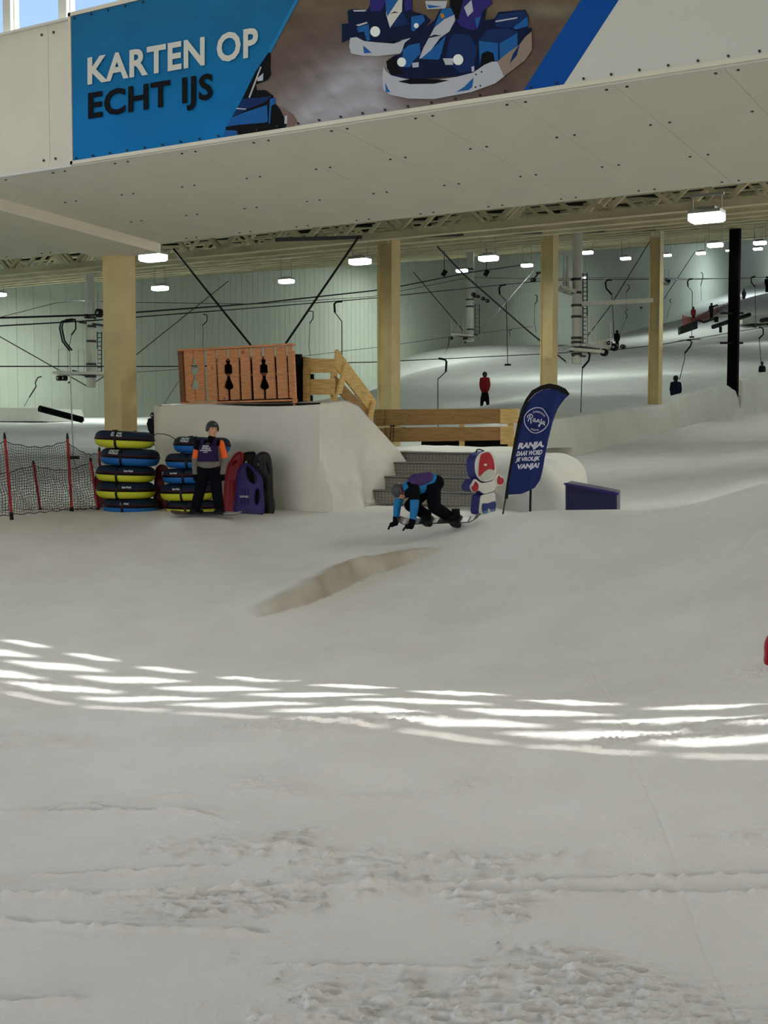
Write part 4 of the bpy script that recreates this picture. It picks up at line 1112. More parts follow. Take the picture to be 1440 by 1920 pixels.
# ================================================================ CABLES
CB = [('upper haul cable of the drag lift', [(-30,598,34),(0,596,34),(195,590,37),(250,586,39),(480,569,45),(700,545,52),(760,535,54),(880,511,60),(1000,494,70)], .028),
 ('lower haul cable of the drag lift', [(-30,613,34),(0,611,34),(160,602,37),(480,577,46),(700,559,53),(880,540,60),(1015,527,63),(1075,524,64),(1290,524,72),(1440,520,80)], .02),
 ('level return cable crossing low in front of the far wall', [(-30,687,34),(0,687,34),(330,687,40),(700,679,46),(1013,664,52),(1165,655,54),(1245,645,57),(1440,612,64)], .018),
 ('thin signal wire high on the far wall', [(-20,600,60),(105,568,62),(150,564,62),(250,567,64),(480,570,66),(700,556,70),(880,520,76),(1000,523,80),(1110,521,80),(1440,523,95)], .016),
 ('thin wire above the sloping handrail', [(250,698,70),(330,693,70),(560,669,72),(655,657,74),(710,651,75),(840,632,80),(1000,612,86)], .014)]
for lab, q, r in CB:
    b = MB(); b.tube([P(*c) for c in q], r, 6, cap=True); tag(b.build('lift_cable', M['black'], smooth=True), 'long black ' + lab, 'cable', 'cables of the drag lifts')
GY = [('left mast, coming from the left edge', [(-20,620,50),(165,725,44)], .02), ('left mast, rising to the right behind the nearest column', [(167,724,44),(252,668,50),(428,527,60)], .02), ('middle mast, rising to the left', [(775,510,72),(869,621,66)], .025), ('middle mast, rising to the right', [(895,628,66),(1000,508,76)], .025),
 ('big mast, crossing before the middle mast', [(820,462,40),(870,515,41),(990,620,42),(1062,679,42)], .028), ('big mast, rising to the right', [(1100,632,43),(1140,580,46),(1155,556,47),(1222,447,54)], .022), ('far mast, faint behind the fourth column', [(1245,560,100),(1303,472,110)], .03), ('fence end, short and faint', [(308,757,60),(335,715,62)], .016)]
for lab, q, r in GY:
    b = MB(); b.tube([P(*c) for c in q], r, 6); o = b.build('guy_wire', M['dark'], smooth=True); tag(o, 'dark guy wire of the ' + lab, 'wire', 'guy wires of the lift masts')

# ================================================================ LIFT MASTS
M['mast'] = mat('white_mast_paint', (206, 206, 194), .45, noise=.08, nscale=2)
def mast(px, ytop, ybot, wpx, d, label, plats, ladder=(0, 0), rings=(), arms=(), side=1):
    r = wpx / 2 * d / F; a = P(px, ybot, d); top = P(px, ytop, d); zr = max(top.z, roofz(top.y) + .1); s = d / F
    t = thing('lift_mast', label, 'mast', a, 'hanging masts of the drag lifts')
    b = MB(); b.tube([a, (a.x, a.y, zr)], r, 20); b.build('tube', M['mast'], t, smooth=True)
    for y in rings:
        p = P(px, y, d); b = MB(); b.tube([(p.x, p.y, p.z - .04), (p.x, p.y, p.z + .04)], r * 1.12, 20); b.build('ring', M['dark'], t)
    if ladder[0]:
        b = MB(); x1 = px + side * (wpx / 2 + 3); x2 = x1 + side * 8
        for x in (x1, x2): b.tube([P(x, ladder[0], d), P(x, ladder[1], d)], .02, 6)
        y = ladder[0] + 3
        while y < ladder[1]: b.tube([P(x1, y, d), P(x2, y, d)], .014, 5); y += 8
        b.build('ladder', M['dark'], t)
    for (x0, x1, y, slope) in plats:          # grating platform with side rails
        b = MB(); p = P(x0, y, d); q = P(x1, y + slope, d)
        b.bar(p - FV * .45, q - FV * .45, .06, .10); b.bar(p + FV * .45, q + FV * .45, .06, .10); b.bar(p, q, .9, .03)
        n = 7
        for i in range(n + 1): c = p.lerp(q, i / n); b.bar(c - FV * .45, c + FV * .45, .05, .07)
        b.build('platform', M['mast'], t)
    for kind_, args in arms:
        if kind_ == 'rail':
            b = MB(); x0, x1, y0, y1 = args
            b.tube([P(x0, y1, d - .4), P(x0, y0, d - .4), P(x1, y0, d - .4), P(x1, y1, d - .4)], .022, 5); b.build('handrail', M['mast'], t)
        elif kind_ == 'wheel':
            x, y, rr = args; p = P(x, y, d - .2); n = (FV * .8 + RV * .6).normalized()
            b = MB(); b.tube([p - n * .07, p + n * .07], rr * s, 18); w = b.build('sheave_wheel', M['black'], t)
            b = MB(); b.tube([p - n * .09, p + n * .09], rr * s * .35, 10); b.build('hub', M['galv'], w)
        elif kind_ == 'beam':
            x0, y0, x1, y1, w = args; b = MB(); b.bar(P(x0, y0, d), P(x1, y1, d), w * s, w * s); b.build('arm', M['mast'], t)
        elif kind_ == 'dark':
            x0, y0, x1, y1, w = args; b = MB(); b.bar(P(x0, y0, d - .1), P(x1, y1, d - .1), w * s, w * s); b.build('bracket', M['dark'], t)
        elif kind_ == 'spindle':
            x, y0, y1 = args; b = MB(); b.tube([P(x, y0, d), P(x, y1, d)], .035, 6, r2=.06); b.build('spindle', M['mast'], t)
    return t
mast(171, 590, 727, 17, 44, 'short white lift mast left of the nearest column', [(106, 200, 700, 1)], (622, 702), (596, 612, 640, 683, 705),
     [('beam', (150, 604, 200, 612, 6)), ('beam', (108, 697, 200, 704, 5)), ('dark', (148, 604, 200, 611, 3)), ('wheel', (186, 587, 8)), ('wheel', (163, 593, 4)), ('wheel', (111, 709, 5)), ('wheel', (121, 709, 5)), ('dark', (128, 718, 132, 716, 3)),
      ('rail', (110, 127, 655, 698)), ('rail', (147, 159, 656, 698)), ('rail', (182, 197, 655, 698)), ('spindle', (173, 545, 585)), ('spindle', (184, 548, 585)), ('dark', (165, 585, 172, 583, 3)), ('beam', (168, 560, 168, 600, 2)), ('dark', (136, 697, 160, 702, 7)), ('dark', (160, 704, 180, 704, 8))], side=1)
mast(881, 500, 640, 14, 66, 'slim white lift mast between the second and the third column', [(846, 886, 628, 3)], (570, 626), (505, 562, 575, 618, 632),
     [('wheel', (888, 552, 3.5)), ('wheel', (896, 556, 3)), ('wheel', (906, 560, 3.5)), ('wheel', (914, 564, 3.5)), ('beam', (878, 556, 912, 552, 4)), ('dark', (878, 558, 900, 556, 3)), ('rail', (902, 914, 534, 556)), ('rail', (846, 859, 597, 624)), ('rail', (869, 874, 600, 624)),
      ('spindle', (886, 502, 552)), ('spindle', (895, 520, 552)), ('dark', (846, 626, 874, 632, 3)), ('wheel', (846, 634, 3)), ('beam', (850, 633, 880, 628, 4)), ('dark', (868, 635, 884, 634, 4)), ('dark', (889, 626, 895, 629, 3)), ('wheel', (872, 642, 1.5))], side=1)
mast(1081, 455, 682, 18, 42, 'big white lift mast with platforms right of the third column', [(1066, 1128, 656, 5), (1050, 1076, 540, 9)], (512, 645), (524, 549, 573, 594, 634, 642, 652, 664),
     [('beam', (1090, 570, 1224, 563, 8)), ('beam', (1098, 650, 1140, 648, 10)), ('dark', (1078, 650, 1124, 656, 5)), ('wheel', (1133, 661, 7)), ('wheel', (1152, 651, 7)), ('wheel', (1168, 650, 4)), ('wheel', (1143, 643, 4)), ('beam', (1120, 640, 1148, 644, 6)),
      ('rail', (1117, 1145, 606, 652)), ('rail', (1100, 1108, 593, 650)), ('spindle', (1058, 470, 540)), ('spindle', (1064, 480, 540)), ('dark', (1050, 538, 1076, 546, 5)), ('dark', (1072, 666, 1098, 668, 4)), ('dark', (1068, 657, 1076, 657, 5)), ('wheel', (1000, 525, 4)), ('dark', (1002, 522, 1010, 512, 3)), ('dark', (1005, 512, 1020, 511, 4)),
      ('beam', (1070, 672, 1062, 680, 5))], side=1)
mast(1236, 470, 590, 8, 95, 'distant white lift mast mostly hidden behind the fourth column', [(1236, 1254, 530, 3)], (0, 0), (560,),
     [('wheel', (1250, 525, 3)), ('wheel', (1254, 527, 3)), ('rail', (1247, 1254, 505, 523)), ('beam', (1186, 567, 1220, 562, 4)), ('beam', (1199, 565, 1222, 563, 8)), ('wheel', (1202, 577, 2)), ('rail', (1204, 1218, 549, 565))])
# small dark fittings on the cable
for (x, y, lab) in ((833, 511, 'small black box lamp hanging under the roof left of the middle mast'), (912, 511, 'small black cable clamp right of the middle mast')):
    b = MB(); p = P(x, y, 56); b.bar(P(x - 3, y + 6, 56), P(x + 3, y - 4, 56), .12, .2); b.tube([p, (p.x, p.y, roofz(p.y))], .015, 5); tag(b.build('cable_fitting', M['black']), lab, 'fitting')

# ================================================================ FAR SLOPE FURNITURE
rn = thing('far_net', 'pale red safety net high up the slope behind the two distant people', 'net', P(1290, 600, 100))
M['netred'] = mat('far_net_cord', (176, 92, 84), .8)
fq = [(1280, 612, 1280, 590, 95), (1312, 603, 1312, 596, 97), (1345, 594, 1345, 578, 99), (1368, 586, 1368, 568, 101), (1392, 576, 1392, 558, 104)]
fq = [(1280, 612, 592), (1303, 604, 597), (1345, 596, 573), (1357, 592, 571), (1368, 586, 566), (1392, 574, 556)]
for i, (x, y0, y1) in enumerate(fq):
    d = 128 + (x - 1280) * .15; b = MB(); b.tube([P(x, y0, d), P(x, y1 - 2, d)], .04, 5); b.build('post', M['red'], rn)
b = MB()
for i in range(len(fq) - 1):
    (x0, a0, b0), (x1, a1, b1) = fq[i], fq[i + 1]
    for k in range(9):
        f = k / 8; b.tube([P(x0, a0 + (b0 - a0) * f, 128 + (x0 - 1280) * .15), P(x1, a1 + (b1 - a1) * f, 128 + (x1 - 1280) * .15)], .035, 3)
    n = int((x1 - x0) / 2)
    for k in range(n): f = k / n; x = x0 + (x1 - x0) * f; b.tube([P(x, a0 + (a1 - a0) * f, 128 + (x - 1280) * .15), P(x, b0 + (b1 - b0) * f, 128 + (x - 1280) * .15)], .03, 3)
b.build('netting', M['netred'], rn, kind='stuff')
def feat(name, lab, cat, polys, d, m, dep=1.0):
    t = thing(name, lab, cat, P(*polys[0][1][0], d))
    for nm, q in polys: b = MB(); b.prism([P(x, y, d) for x, y in q], FV * dep); b.build(nm, m, t)
    return t
feat('ramp_box', 'dark grey ramp box of the snow park in front of the rider in red', 'ramp', [('box', [(1276, 612), (1308, 600), (1308, 616), (1276, 627)])], 118, M['dark'])
t = thing('kinked_rail', 'kinked grey slide rail beside the ramp box', 'rail', P(1310, 602, 118)); b = MB(); b.tube([P(x, y, 118) for x, y in ((1308, 600), (1320, 604), (1342, 596))], .12, 8); b.build('bar', M['dark'], t, smooth=True); b = MB(); b.tube([P(1343, 594, 118), P(1343, 604, 118)], .2, 8); b.build('end_drum', M['black'], t)
for (x0, y0, x1, y1, lab) in ((1337, 613, 1405, 590, 'black slide pipe on short legs left of the padded column'), (1428, 601, 1470, 592, 'black slide pipe cut by the right edge')):
    t = thing('slide_pipe', lab, 'pipe', P(x0, y0 + 8, 110), 'slide pipes of the snow park')
    b = MB(); b.tube([P(x0, y0, 110), P(x1, y1, 114)], .19, 14); b.build('pipe', M['dark'], t, smooth=True)
    b = MB(); q = P(x0 + 14, y0 + 3, 110.5); b.box(q - Vector((0, 0, .1)), (.2, .2, .5)); b.build('leg', M['black'], t)
feat('snow_wedge', 'grey snow take-off wedge right of the padded column', 'ramp', [('wedge', [(1392, 596), (1402, 592), (1440, 591), (1470, 590), (1470, 606), (1392, 606)])], 122, M['snowgrey'], 2)
b = MB(); b.bar(P(995, 649, 119), P(1064, 648, 124), .2, .16); tag(b.build('rubber_edge', M['black']), 'flat black rubber edge on the slope crest by the third column', 'edging')
b = MB(); b.box(P(1387.5, 753, 55), (.06, .16, .55)); tag(b.build('steel_plate', M['galv']), 'small grey upright plate at the foot of the padded column', 'plate')
# unidentified red rounded thing at the right edge, built with the sled shape
hs = hit(1455, 1246)
sled(1455, 1246, (hs - EYE).dot(FV), [(1440,1246),(1436,1225),(1437,1205),(1446,1190),(1470,1185),(1490,1200),(1495,1246)], [[(1455,1205),(1470,1202),(1472,1210),(1457,1213)]], M['red'], 'red rounded object just entering the picture at the right edge', lean=.1)
# ================================================================ BANNER
YBn = YF - .05
bn = thing('advertising_banner', 'large blue printed banner with go-karts fixed to the white bulkhead', 'banner', PY(137, 309, YBn))
def BP(px, py, layer=0): return PY(px, py, YBn - .004 * layer)
xL = PY(137, 200, YBn).x; zB_, zT_ = ZB + .03, PY(137, 31, YBn).z; xR = PY(1440, 50, YBn).x + 2.2
b = MB(); b.box(((xL + xR) / 2, YBn + .02, (zB_ + zT_) / 2), (xR - xL, .03, zT_ - zB_)); b.build('sheet', M['white'], bn)
fr = M['galv']
for (c, s) in ((((xL + xR) / 2, YBn + .01, zB_ - .02), (xR - xL + .1, .06, .045)), (((xL + xR) / 2, YBn + .01, zT_ + .03), (xR - xL + .1, .06, .05)), ((xL - .03, YBn + .01, (zB_ + zT_) / 2), (.045, .06, zT_ - zB_ + .1))):
    b = MB(); b.box(c, s); b.build('frame', M['panel'], bn)
def pmat(n, c, **k): return mat('print_' + n, c, .6, spec=.12, **k)
PB = pmat('blue', (36, 128, 182)); PB2 = pmat('royal', (6, 80, 168)); PW = pmat('white', (214, 216, 208)); PN = pmat('navy', (14, 26, 62)); PD = pmat('black', (6, 7, 12)); PBl = pmat('kart_blue', (32, 98, 168)); PDb = pmat('kart_dark_blue', (22, 48, 100)); PG = pmat('bumper', (190, 194, 204)); PGr = pmat('bumper_shade', (150, 134, 122)); PSuit = pmat('suit', (46, 44, 120)); PL = pmat('headlight', (245, 252, 250))
# photographic background as vertex colours on a fine grid
vm = bpy.data.materials.new('print_photo'); vm.use_nodes = True; nt = vm.node_tree; at = nt.nodes.new('ShaderNodeAttribute'); at.attribute_name = 'Col'
nt.links.new(at.outputs['Color'], nt.nodes['Principled BSDF'].inputs['Base Color']); nt.nodes['Principled BSDF'].inputs['Roughness'].default_value = .6; nt.nodes['Principled BSDF'].inputs['Specular IOR Level'].default_value = .12
def vgrid(x0, x1, z0, z1, nx, nz, colf, layer, name, keepf=None):
    X = np.linspace(x0, x1, nx); Z = np.linspace(z0, z1, nz); GZ_, GX_ = np.meshgrid(Z, X, indexing='ij')
    yy = YBn - .004 * layer
    rx = GX_ * RV.x + yy * RV.y; dy_ = GX_ * FV.x + yy * FV.y; zz = GZ_ - 2.4
    xc = rx; yc = dy_ * (-sin(PT)) * -1; 
    fw = dy_ * cos(PT) - zz * sin(PT); upc = dy_ * sin(PT) + zz * cos(PT)
    px = 720 + F * rx / fw; py = 960 - F * upc / fw
    col = colf(px, py)
    keep = None if keepf is None else keepf(px, py)
    o = grid_obj(name, GX_, np.full_like(GX_, yy), GZ_, vm, keep, None, kind=None)
    o.parent = bn; o.matrix_parent_inverse = bn.matrix_basis.inverted()
    me = o.data; ca = me.color_attributes.new('Col', 'FLOAT_COLOR', 'POINT')
    c = col.reshape(-1, 3)
    if keep is not None:
        i = np.arange(nz - 1)[:, None] * nx + np.arange(nx - 1)[None]; q = np.stack([i, i + 1, i + nx + 1, i + nx], -1).reshape(-1, 4); kq = keep.reshape(-1)[q].all(1); used = np.unique(q[kq]); c = c[used]
    c = np.where(c <= .04045, c / 12.92, ((c + .055) / 1.055) ** 2.4)
    ca.data.foreach_set('color', np.concatenate([c, np.ones((len(c), 1))], 1).ravel().astype(np.float32))
    me.shade_flat()
    return o
def photo(px, py):
    brown = np.array([104, 88, 80]) / 255; top_ = np.array([112, 98, 78]) / 255; ice = np.array([176, 176, 186]) / 255; dk = np.array([80, 66, 62]) / 255
    n = fbm(px * .018, py * .05, 4, 12); n2 = fbm((px + py) * .01, (px - py) * .05, 4, 14)
    c = brown[None, None] * np.ones(px.shape + (3,))
    t = sstep(70, -10, py)[..., None]; c = c * (1 - t) + top_ * t
    w = (np.exp(-((px - 600) / 120) ** 2 - ((py - 225) / 60) ** 2) * .9 + np.exp(-((px - 690) / 60) ** 2 - ((py - 150) / 60) ** 2) * .9 + np.exp(-((px - 620) / 60) ** 2 - ((py - 150) / 50) ** 2) * .4 + np.exp(-((px - 820) / 150) ** 2 - ((py - 215) / 25) ** 2) * .5)
    w = np.clip(w, 0, 1)[..., None]; c = c * (1 - w) + ice * w
    s = np.clip(np.sin(np.hypot(px - 700, (py - 260) * 1.3) * .12 + n * 3) * .5 + .5, 0, 1)[..., None] * .12; c = c * (1 - s) + dk * s
    r = (np.exp(-((px - 1020) / 80) ** 2 - ((py - 20) / 14) ** 2) * .35)[..., None]; c = c * (1 - r) + np.array([160, 165, 150]) / 255 * r
    return np.clip(c * (1 + .10 * n[..., None] + .08 * n2[..., None]), 0, 1)
vgrid(PY(400, 100, YBn).x, PY(1180, 50, YBn).x, zB_, zT_, 300, 110, photo, 1, 'photo_print')
def bluef(px, py):
    a = np.array([24, 108, 156]) / 255; b_ = np.array([10, 120, 190]) / 255; t = sstep(40, 300, py + .1 * px)[..., None]
    n = fbm(px * .012, py * .02, 3, 30)[..., None]
    return np.clip((a * (1 - t) + b_ * t) * (1 + .07 * n), 0, 1)
def poly(q, m, layer, name='print_shape', lab=None):
    b = MB(); b.prism([BP(x, y, layer) for x, y in q], (0, .002, 0)); return b.build(name, m, bn)
def bluekeep(px, py): return px < 560 - (py + 0) * (560 - 428) / 250 + 0
# exact edges: blue field as gridded quads up to a straight slanted border
o = vgrid(xL, PY(640, 0, YBn).x, zB_, zT_, 240, 90, bluef, 2, 'blue_print', lambda px, py: px < 559 - py * .535)
poly([(637, -140), (560, 0), (425, 253), (419, 253.5), (553, 0), (630, -140)], PB, 2.4)
poly([(1170 + 70, -110), (1160, 0), (1054, 163), (978, 175.5), (1089, 0), (1160, -110)], PB2, 3)
poly([(1170 + 69, -110), (1159, 0), (1053, 163), (1440, 101), (1640, 68), (1640, -200)], PW, 2.5)
K = lambda q: [(620 + x / 2.88, y / 2.88) for x, y in q]
# rear kart
poly(K([(90,60),(110,50),(200,50),(215,20),(235,-120),(440,-120),(440,60),(510,80),(540,110),(420,250),(300,235),(200,225),(130,200),(60,230),(60,130),(95,125)]), PN, 2.6)
poly(K([(105,205),(140,200),(180,222),(260,230),(340,228),(430,205),(420,250),(370,290),(250,303),(170,300),(110,288),(100,250)]), PG, 2.8)
poly(K([(175,245),(222,285),(180,288)]), PBl, 3)
poly(K([(300,-120),(390,-120),(385,60),(320,150),(300,80)]), PW, 2.9)
poly(K([(290,-120),(350,-120),(365,0),(305,90),(298,40)]), PBl, 3)
poly(K([(385,60),(425,130),(320,150)]), PDb, 3)
poly(K([(140,150),(205,130),(212,215),(195,222),(180,170),(150,175)]), PBl, 3)
poly(K([(120,55),(195,52),(185,62),(125,62)]), PG, 3); poly(K([(135,135),(195,118),(200,125),(150,142)]), PG, 3.1)
poly(K([(205,-110),(290,-110),(300,0),(270,60),(215,60)]), PSuit, 2.9); poly(K([(395,-110),(430,-110),(440,50),(400,60)]), PSuit, 2.9)
poly(K([(435,90),(500,80),(510,110),(450,170),(435,165)]), PBl, 3); poly(K([(510,5),(630,5),(620,45),(520,50)]), PG, 2.7); poly(K([(520,25),(600,35),(530,45)]), PBl, 3)
poly(K([(270,230),(390,218),(340,235)]), PD, 3.2)
# front kart
poly(K([(300,330),(345,300),(380,290),(400,230),(560,110),(590,50),(640,40),(660,-130),(870,-130),(830,110),(885,100),(905,65),(1050,52),(1068,90),(1065,150),(1085,150),(1085,260),(930,330),(760,405),(440,430),(320,405)]), PN, 4)
poly(K([(300,330),(350,300),(360,360),(400,400),(330,400),(305,370)]), PD, 4.2)
poly(K([(660,-130),(860,-130),(870,20),(820,60),(800,140),(770,165),(700,140),(650,60)]), PSuit, 4.2)
poly(K([(720,40),(760,0),(770,60),(740,90)]), PG, 4.4); poly(K([(780,100),(810,90),(790,160)]), PBl, 4.4)
poly(K([(640,-10),(720,-10),(700,60),(690,110),(660,90)]), PD, 4.3)
poly(K([(390,270),(420,245),(480,232),(486,290),(445,330),(430,362),(385,362)]), PBl, 4.3)
poly(K([(600,48),(648,42),(668,82),(615,120),(545,205),(500,300),(480,318),(540,190)]), PBl, 4.5)
poly(K([(478,318),(500,260),(560,150),(612,105),(668,80),(672,110),(640,170),(590,205),(520,300)]), PG, 4.6)
poly(K([(485,318),(560,255),(622,192),(600,280),(585,322)]), PBl, 4.7)
poly(K([(665,180),(750,190),(790,260),(770,380),(700,395),(620,320),(640,220)]), PDb, 4.2)
poly(K([(605,315),(660,315),(660,350),(620,350)]), PG, 4.5); poly(K([(440,340),(475,335),(475,362),(442,365)]), PG, 4.5)
poly(K([(800,218),(845,160),(950,152),(1010,172),(1010,250),(910,330),(905,232)]), PDb, 4.4); poly(K([(800,220),(903,232),(905,330),(885,328),(875,285),(845,275),(815,290),(805,350)]), PBl, 4.6)
poly(K([(820,290),(850,278),(880,290),(885,330),(845,345),(810,370)]), PD, 4.7)
poly(K([(888,112),(905,78),(1045,57),(1062,85),(985,150),(890,145)]), PDb, 4.4); poly(K([(1062,88),(1066,140),(1000,160),(985,150)]), PBl, 4.5); poly(K([(890,112),(1010,92),(1005,100),(890,120)]), PG, 4.7); poly(K([(912,235),(1008,178),(1008,245),(915,325)]), PBl, 4.55)
poly(K([(760,360),(775,357),(775,385),(762,388)]), PG, 4.6)
poly(K([(285,360),(300,385),(330,408),(400,425),(470,432),(570,432),(680,415),(770,392),(830,350),(870,333),(900,332),(930,340),(940,410),(890,450),(760,497),(560,535),(420,532),(320,512),(285,485),(278,420)]), PG, 4.8)
poly(K([(900,332),(950,290),(1020,240),(1050,200),(1085,170),(1087,270),(1050,325),(985,375),(935,412)]), PGr, 4.85)
poly(K([(362,440),(440,424),(560,428),(640,434),(560,452),(430,454)]), PD, 5)
poly(K([(772,418),(765,470),(745,486),(676,497),(720,470)]), PBl, 5); poly(K([(294,445),(310,480),(322,498),(298,497)]), PBl, 5); poly(K([(1022,235),(1005,300),(965,345),(985,290)]), PDb, 5)
for (x, y) in ((815, 388), (785, 402), (782, 470), (808, 463)): poly(K([(x - 4, y - 4), (x + 4, y - 4), (x + 4, y + 4), (x - 4, y + 4)]), PD, 5.1)
def disc(cx, cy, r, m, l): poly(K([(cx + r * cos(a * pi / 8), cy + r * 1.05 * sin(a * pi / 8)) for a in range(16)]), m, l, 'headlight_print')
disc(383, 335, 24, PL, 5.2); disc(688, 322, 28, PL, 5.2); disc(240, 170, 27, PL, 3.4); disc(462, 138, 13, PL, 3.4)
poly(K([(592, 75), (610, 72), (615, 95), (598, 100)]), pmat('badge', (190, 130, 40)), 5.1)
poly(K([(528, 200), (560, 187), (598, 192), (560, 198), (535, 205)]), PN, 5.1); poly(K([(318, 75), (345, 62), (368, 68), (340, 70)]), PN, 3.2)
# third kart, lower left
Q = lambda q: [(420 + x / 7.2, 80 + y / 7.2) for x, y in q]
poly(Q([(600,130),(625,140),(625,360),(635,420),(590,500),(520,530),(430,560),(440,640),(560,640),(660,710),(690,820),(760,900),(850,1090),(805,1195),(205,1290),(180,1190),(20,1185),(25,1140),(110,1000),(250,750),(420,400)]), PD, 3)
poly(Q([(95,1015),(250,950),(580,840),(590,1060),(555,1080),(180,1110),(25,1135)]), PBl, 3.3)
poly(Q([(110,1000),(250,760),(480,740),(640,720),(560,800),(300,905),(150,985)]), PDb, 3.3)
poly(Q([(170,880),(300,890),(290,905),(165,895)]), PG, 3.6)
poly(Q([(0,1180),(160,1185),(185,1210),(200,1290),(0,1320)]), PBl, 3.3)
poly(Q([(620,760),(690,740),(690,830),(640,850),(620,1090),(600,1090)]), PBl, 3.5)
poly(Q([(490,320),(505,330),(350,745),(330,740)]), PG, 3.6); poly(Q([(450,480),(530,410),(525,510),(450,520)]), PG, 3.5)
poly(Q([(700,830),(820,900),(930,970),(985,1060),(930,1130),(830,1185),(850,1100),(760,900)]), pmat('dust', (130, 104, 98)), 2.9)
poly(Q([(820,990),(855,980),(850,1095),(815,1095)]), PG, 3.5)
# lettering
def quadfn(bl, br, tl, tr, layer=6):
    def fn(s, t):
        x0 = bl[0] + (br[0] - bl[0]) * s; y0 = bl[1] + (br[1] - bl[1]) * s; x1 = tl[0] + (tr[0] - tl[0]) * s; y1 = tl[1] + (tr[1] - tl[1]) * s
        return BP(x0 + (x1 - x0) * t, y0 + (y1 - y0) * t, layer)
    return fn
text_on('lettering', 'KARTEN OP', PW, bn, quadfn((164, 157), (484, 103), (164, 110), (484, 52)), off=.030, cap_only=True, spacing=1.06, split=True)
text_on('lettering', 'ECHT IJS', PD, bn, quadfn((165, 221), (399, 183), (165, 176), (399, 138)), off=.030, cap_only=True, spacing=1.06, split=True)
# eyelet screws along the edge
b = MB(); x = xL + .06
while x < xR:
    for z in (zB_ + .03, zT_ - .03): b.tube([(x, YBn + .01, z), (x, YBn - .03, z)], .013, 6)
    x += .295
b.build('eyelet', M['dark'], bn, kind='stuff')

# ================================================================ PEOPLE
SK = mat('skin', (205, 150, 125), .6)
def capsules(lst, vox, name, m, par, smooth=3, fac=.5):
    """one continuous surface grown from tapered limbs: (a, b, ra, rb)"""
    b = MB()
    for it in lst:
        if len(it) == 4:
            a, c, ra, rb = it; a = Vector(a); c = Vector(c); L = (c - a).length; n = max(2, int(L / (min(ra, rb) * .8)) + 1)
            b.tube([a.lerp(c, i / n) for i in range(n + 1)], ra, 12, r2=rb); b.blob(a, (ra,) * 3, 12, 8); b.blob(c, (rb,) * 3, 12, 8)
        else:
            c, r, ax = it; b.blob(c, r, 16, 12, ax)
    me = b.mesh(name); o = bpy.data.objects.new('tmp', me); scene.collection.objects.link(o)
    rm = o.modifiers.new('r', 'REMESH'); rm.mode = 'VOXEL'; rm.voxel_size = vox
    sm = o.modifiers.new('s', 'SMOOTH'); sm.iterations = smooth; sm.factor = fac
    dg = bpy.context.evaluated_depsgraph_get(); dg.update()
    me2 = bpy.data.meshes.new_from_object(o.evaluated_get(dg)); bpy.data.objects.remove(o)
    me2.shade_smooth(); me2.name = name
    me2.materials.clear()
    return OBJ(name, me2, m, par)
def hand(wr, dirv, side, s=1.0):
    """five curled fingers in a glove; dirv = pointing direction of the hand"""
    d = Vector(dirv).normalized(); sd_ = Vector(side).normalized(); n = d.cross(sd_).normalized(); w = Vector(wr); out = [(w, w + d * .055 * s, .030 * s, .036 * s)]
    for i, (l, o_) in enumerate(((.060, -.030), (.070, -.010), (.064, .010), (.050, .028))):
        a = w + d * .06 * s + sd_ * o_ * s; m1 = a + d * l * .55 * s + n * .012 * s; e = m1 + d * l * .35 * s + n * .03 * s
        out += [(a, m1, .0115 * s, .0105 * s), (m1, e, .0105 * s, .009 * s)]
    a = w + d * .02 * s - sd_ * .03 * s; out += [(a, a + d * .035 * s - sd_ * .03 * s, .013 * s, .010 * s)]
    return out

# ---- the standing rider
d0 = 19.75
S = lambda x, y, o=0: P(x, y, d0) + FV * o
pr = thing('person', 'person standing on a snowboard in grey helmet, purple bib and orange-grey jacket', 'person', S(392, 963))
neck = S(397, 826); head = S(398, 806, .0); yawh = (RV * .5 - FV * .86).normalized(); sideh = yawh.cross(ZV)
sh = [S(373, 832), S(412, 832)]; el = [S(366, 860, .02), S(421, 860, .02)]; wr = [S(367, 886, -.03), S(418, 886, -.03)]
hip = [S(382, 884), S(402, 884)]; kn = [S(375, 921, -.03), S(407, 922, -.03)]; an = [S(367, 950), S(411, 950)]; ft = [S(363, 959, -.05), S(412, 959, -.05)]
body = [(S(392, 872), S(392, 842), .09, .10), (neck - ZV * .02, head, .05, .05), (head + ZV * .01, (.078, .092, .108), (sideh, yawh, ZV)), (head - ZV * .06 + yawh * .03, (.05, .05, .05), None)]
# nose, ears and chin belong to the same surface
body += [(head + yawh * .092 - ZV * .012, (.011, .016, .02), (sideh, yawh, ZV)), (head + sideh * .078 - ZV * .01, (.012, .018, .028), (sideh, yawh, ZV)), (head - sideh * .078 - ZV * .01, (.012, .018, .028), (sideh, yawh, ZV))]
for i in (0, 1): body += [(sh[i], el[i], .05, .04), (el[i], wr[i], .038, .028), (hip[i], kn[i], .08, .058), (kn[i], an[i], .055, .04), (an[i], ft[i], .04, .035)] + hand(wr[i], (ft[i] - hip[i]), RV if i else -RV, .62)
capsules(body, .012, 'body', SK, pr, 2)
for e in (-1, 1):
    b = MB(); b.blob(head + yawh * .084 + sideh * e * .03 + ZV * .012, (.011, .008, .007), 10, 6, (sideh, yawh, ZV)); b.build('eye', M['black'], pr, smooth=True)
b = MB(); b.blob(head + yawh * .082 - ZV * .05, (.020, .008, .006), 10, 6, (sideh, yawh, ZV)); b.build('mouth', mat('lips', (160, 84, 78), .6), pr, smooth=True)
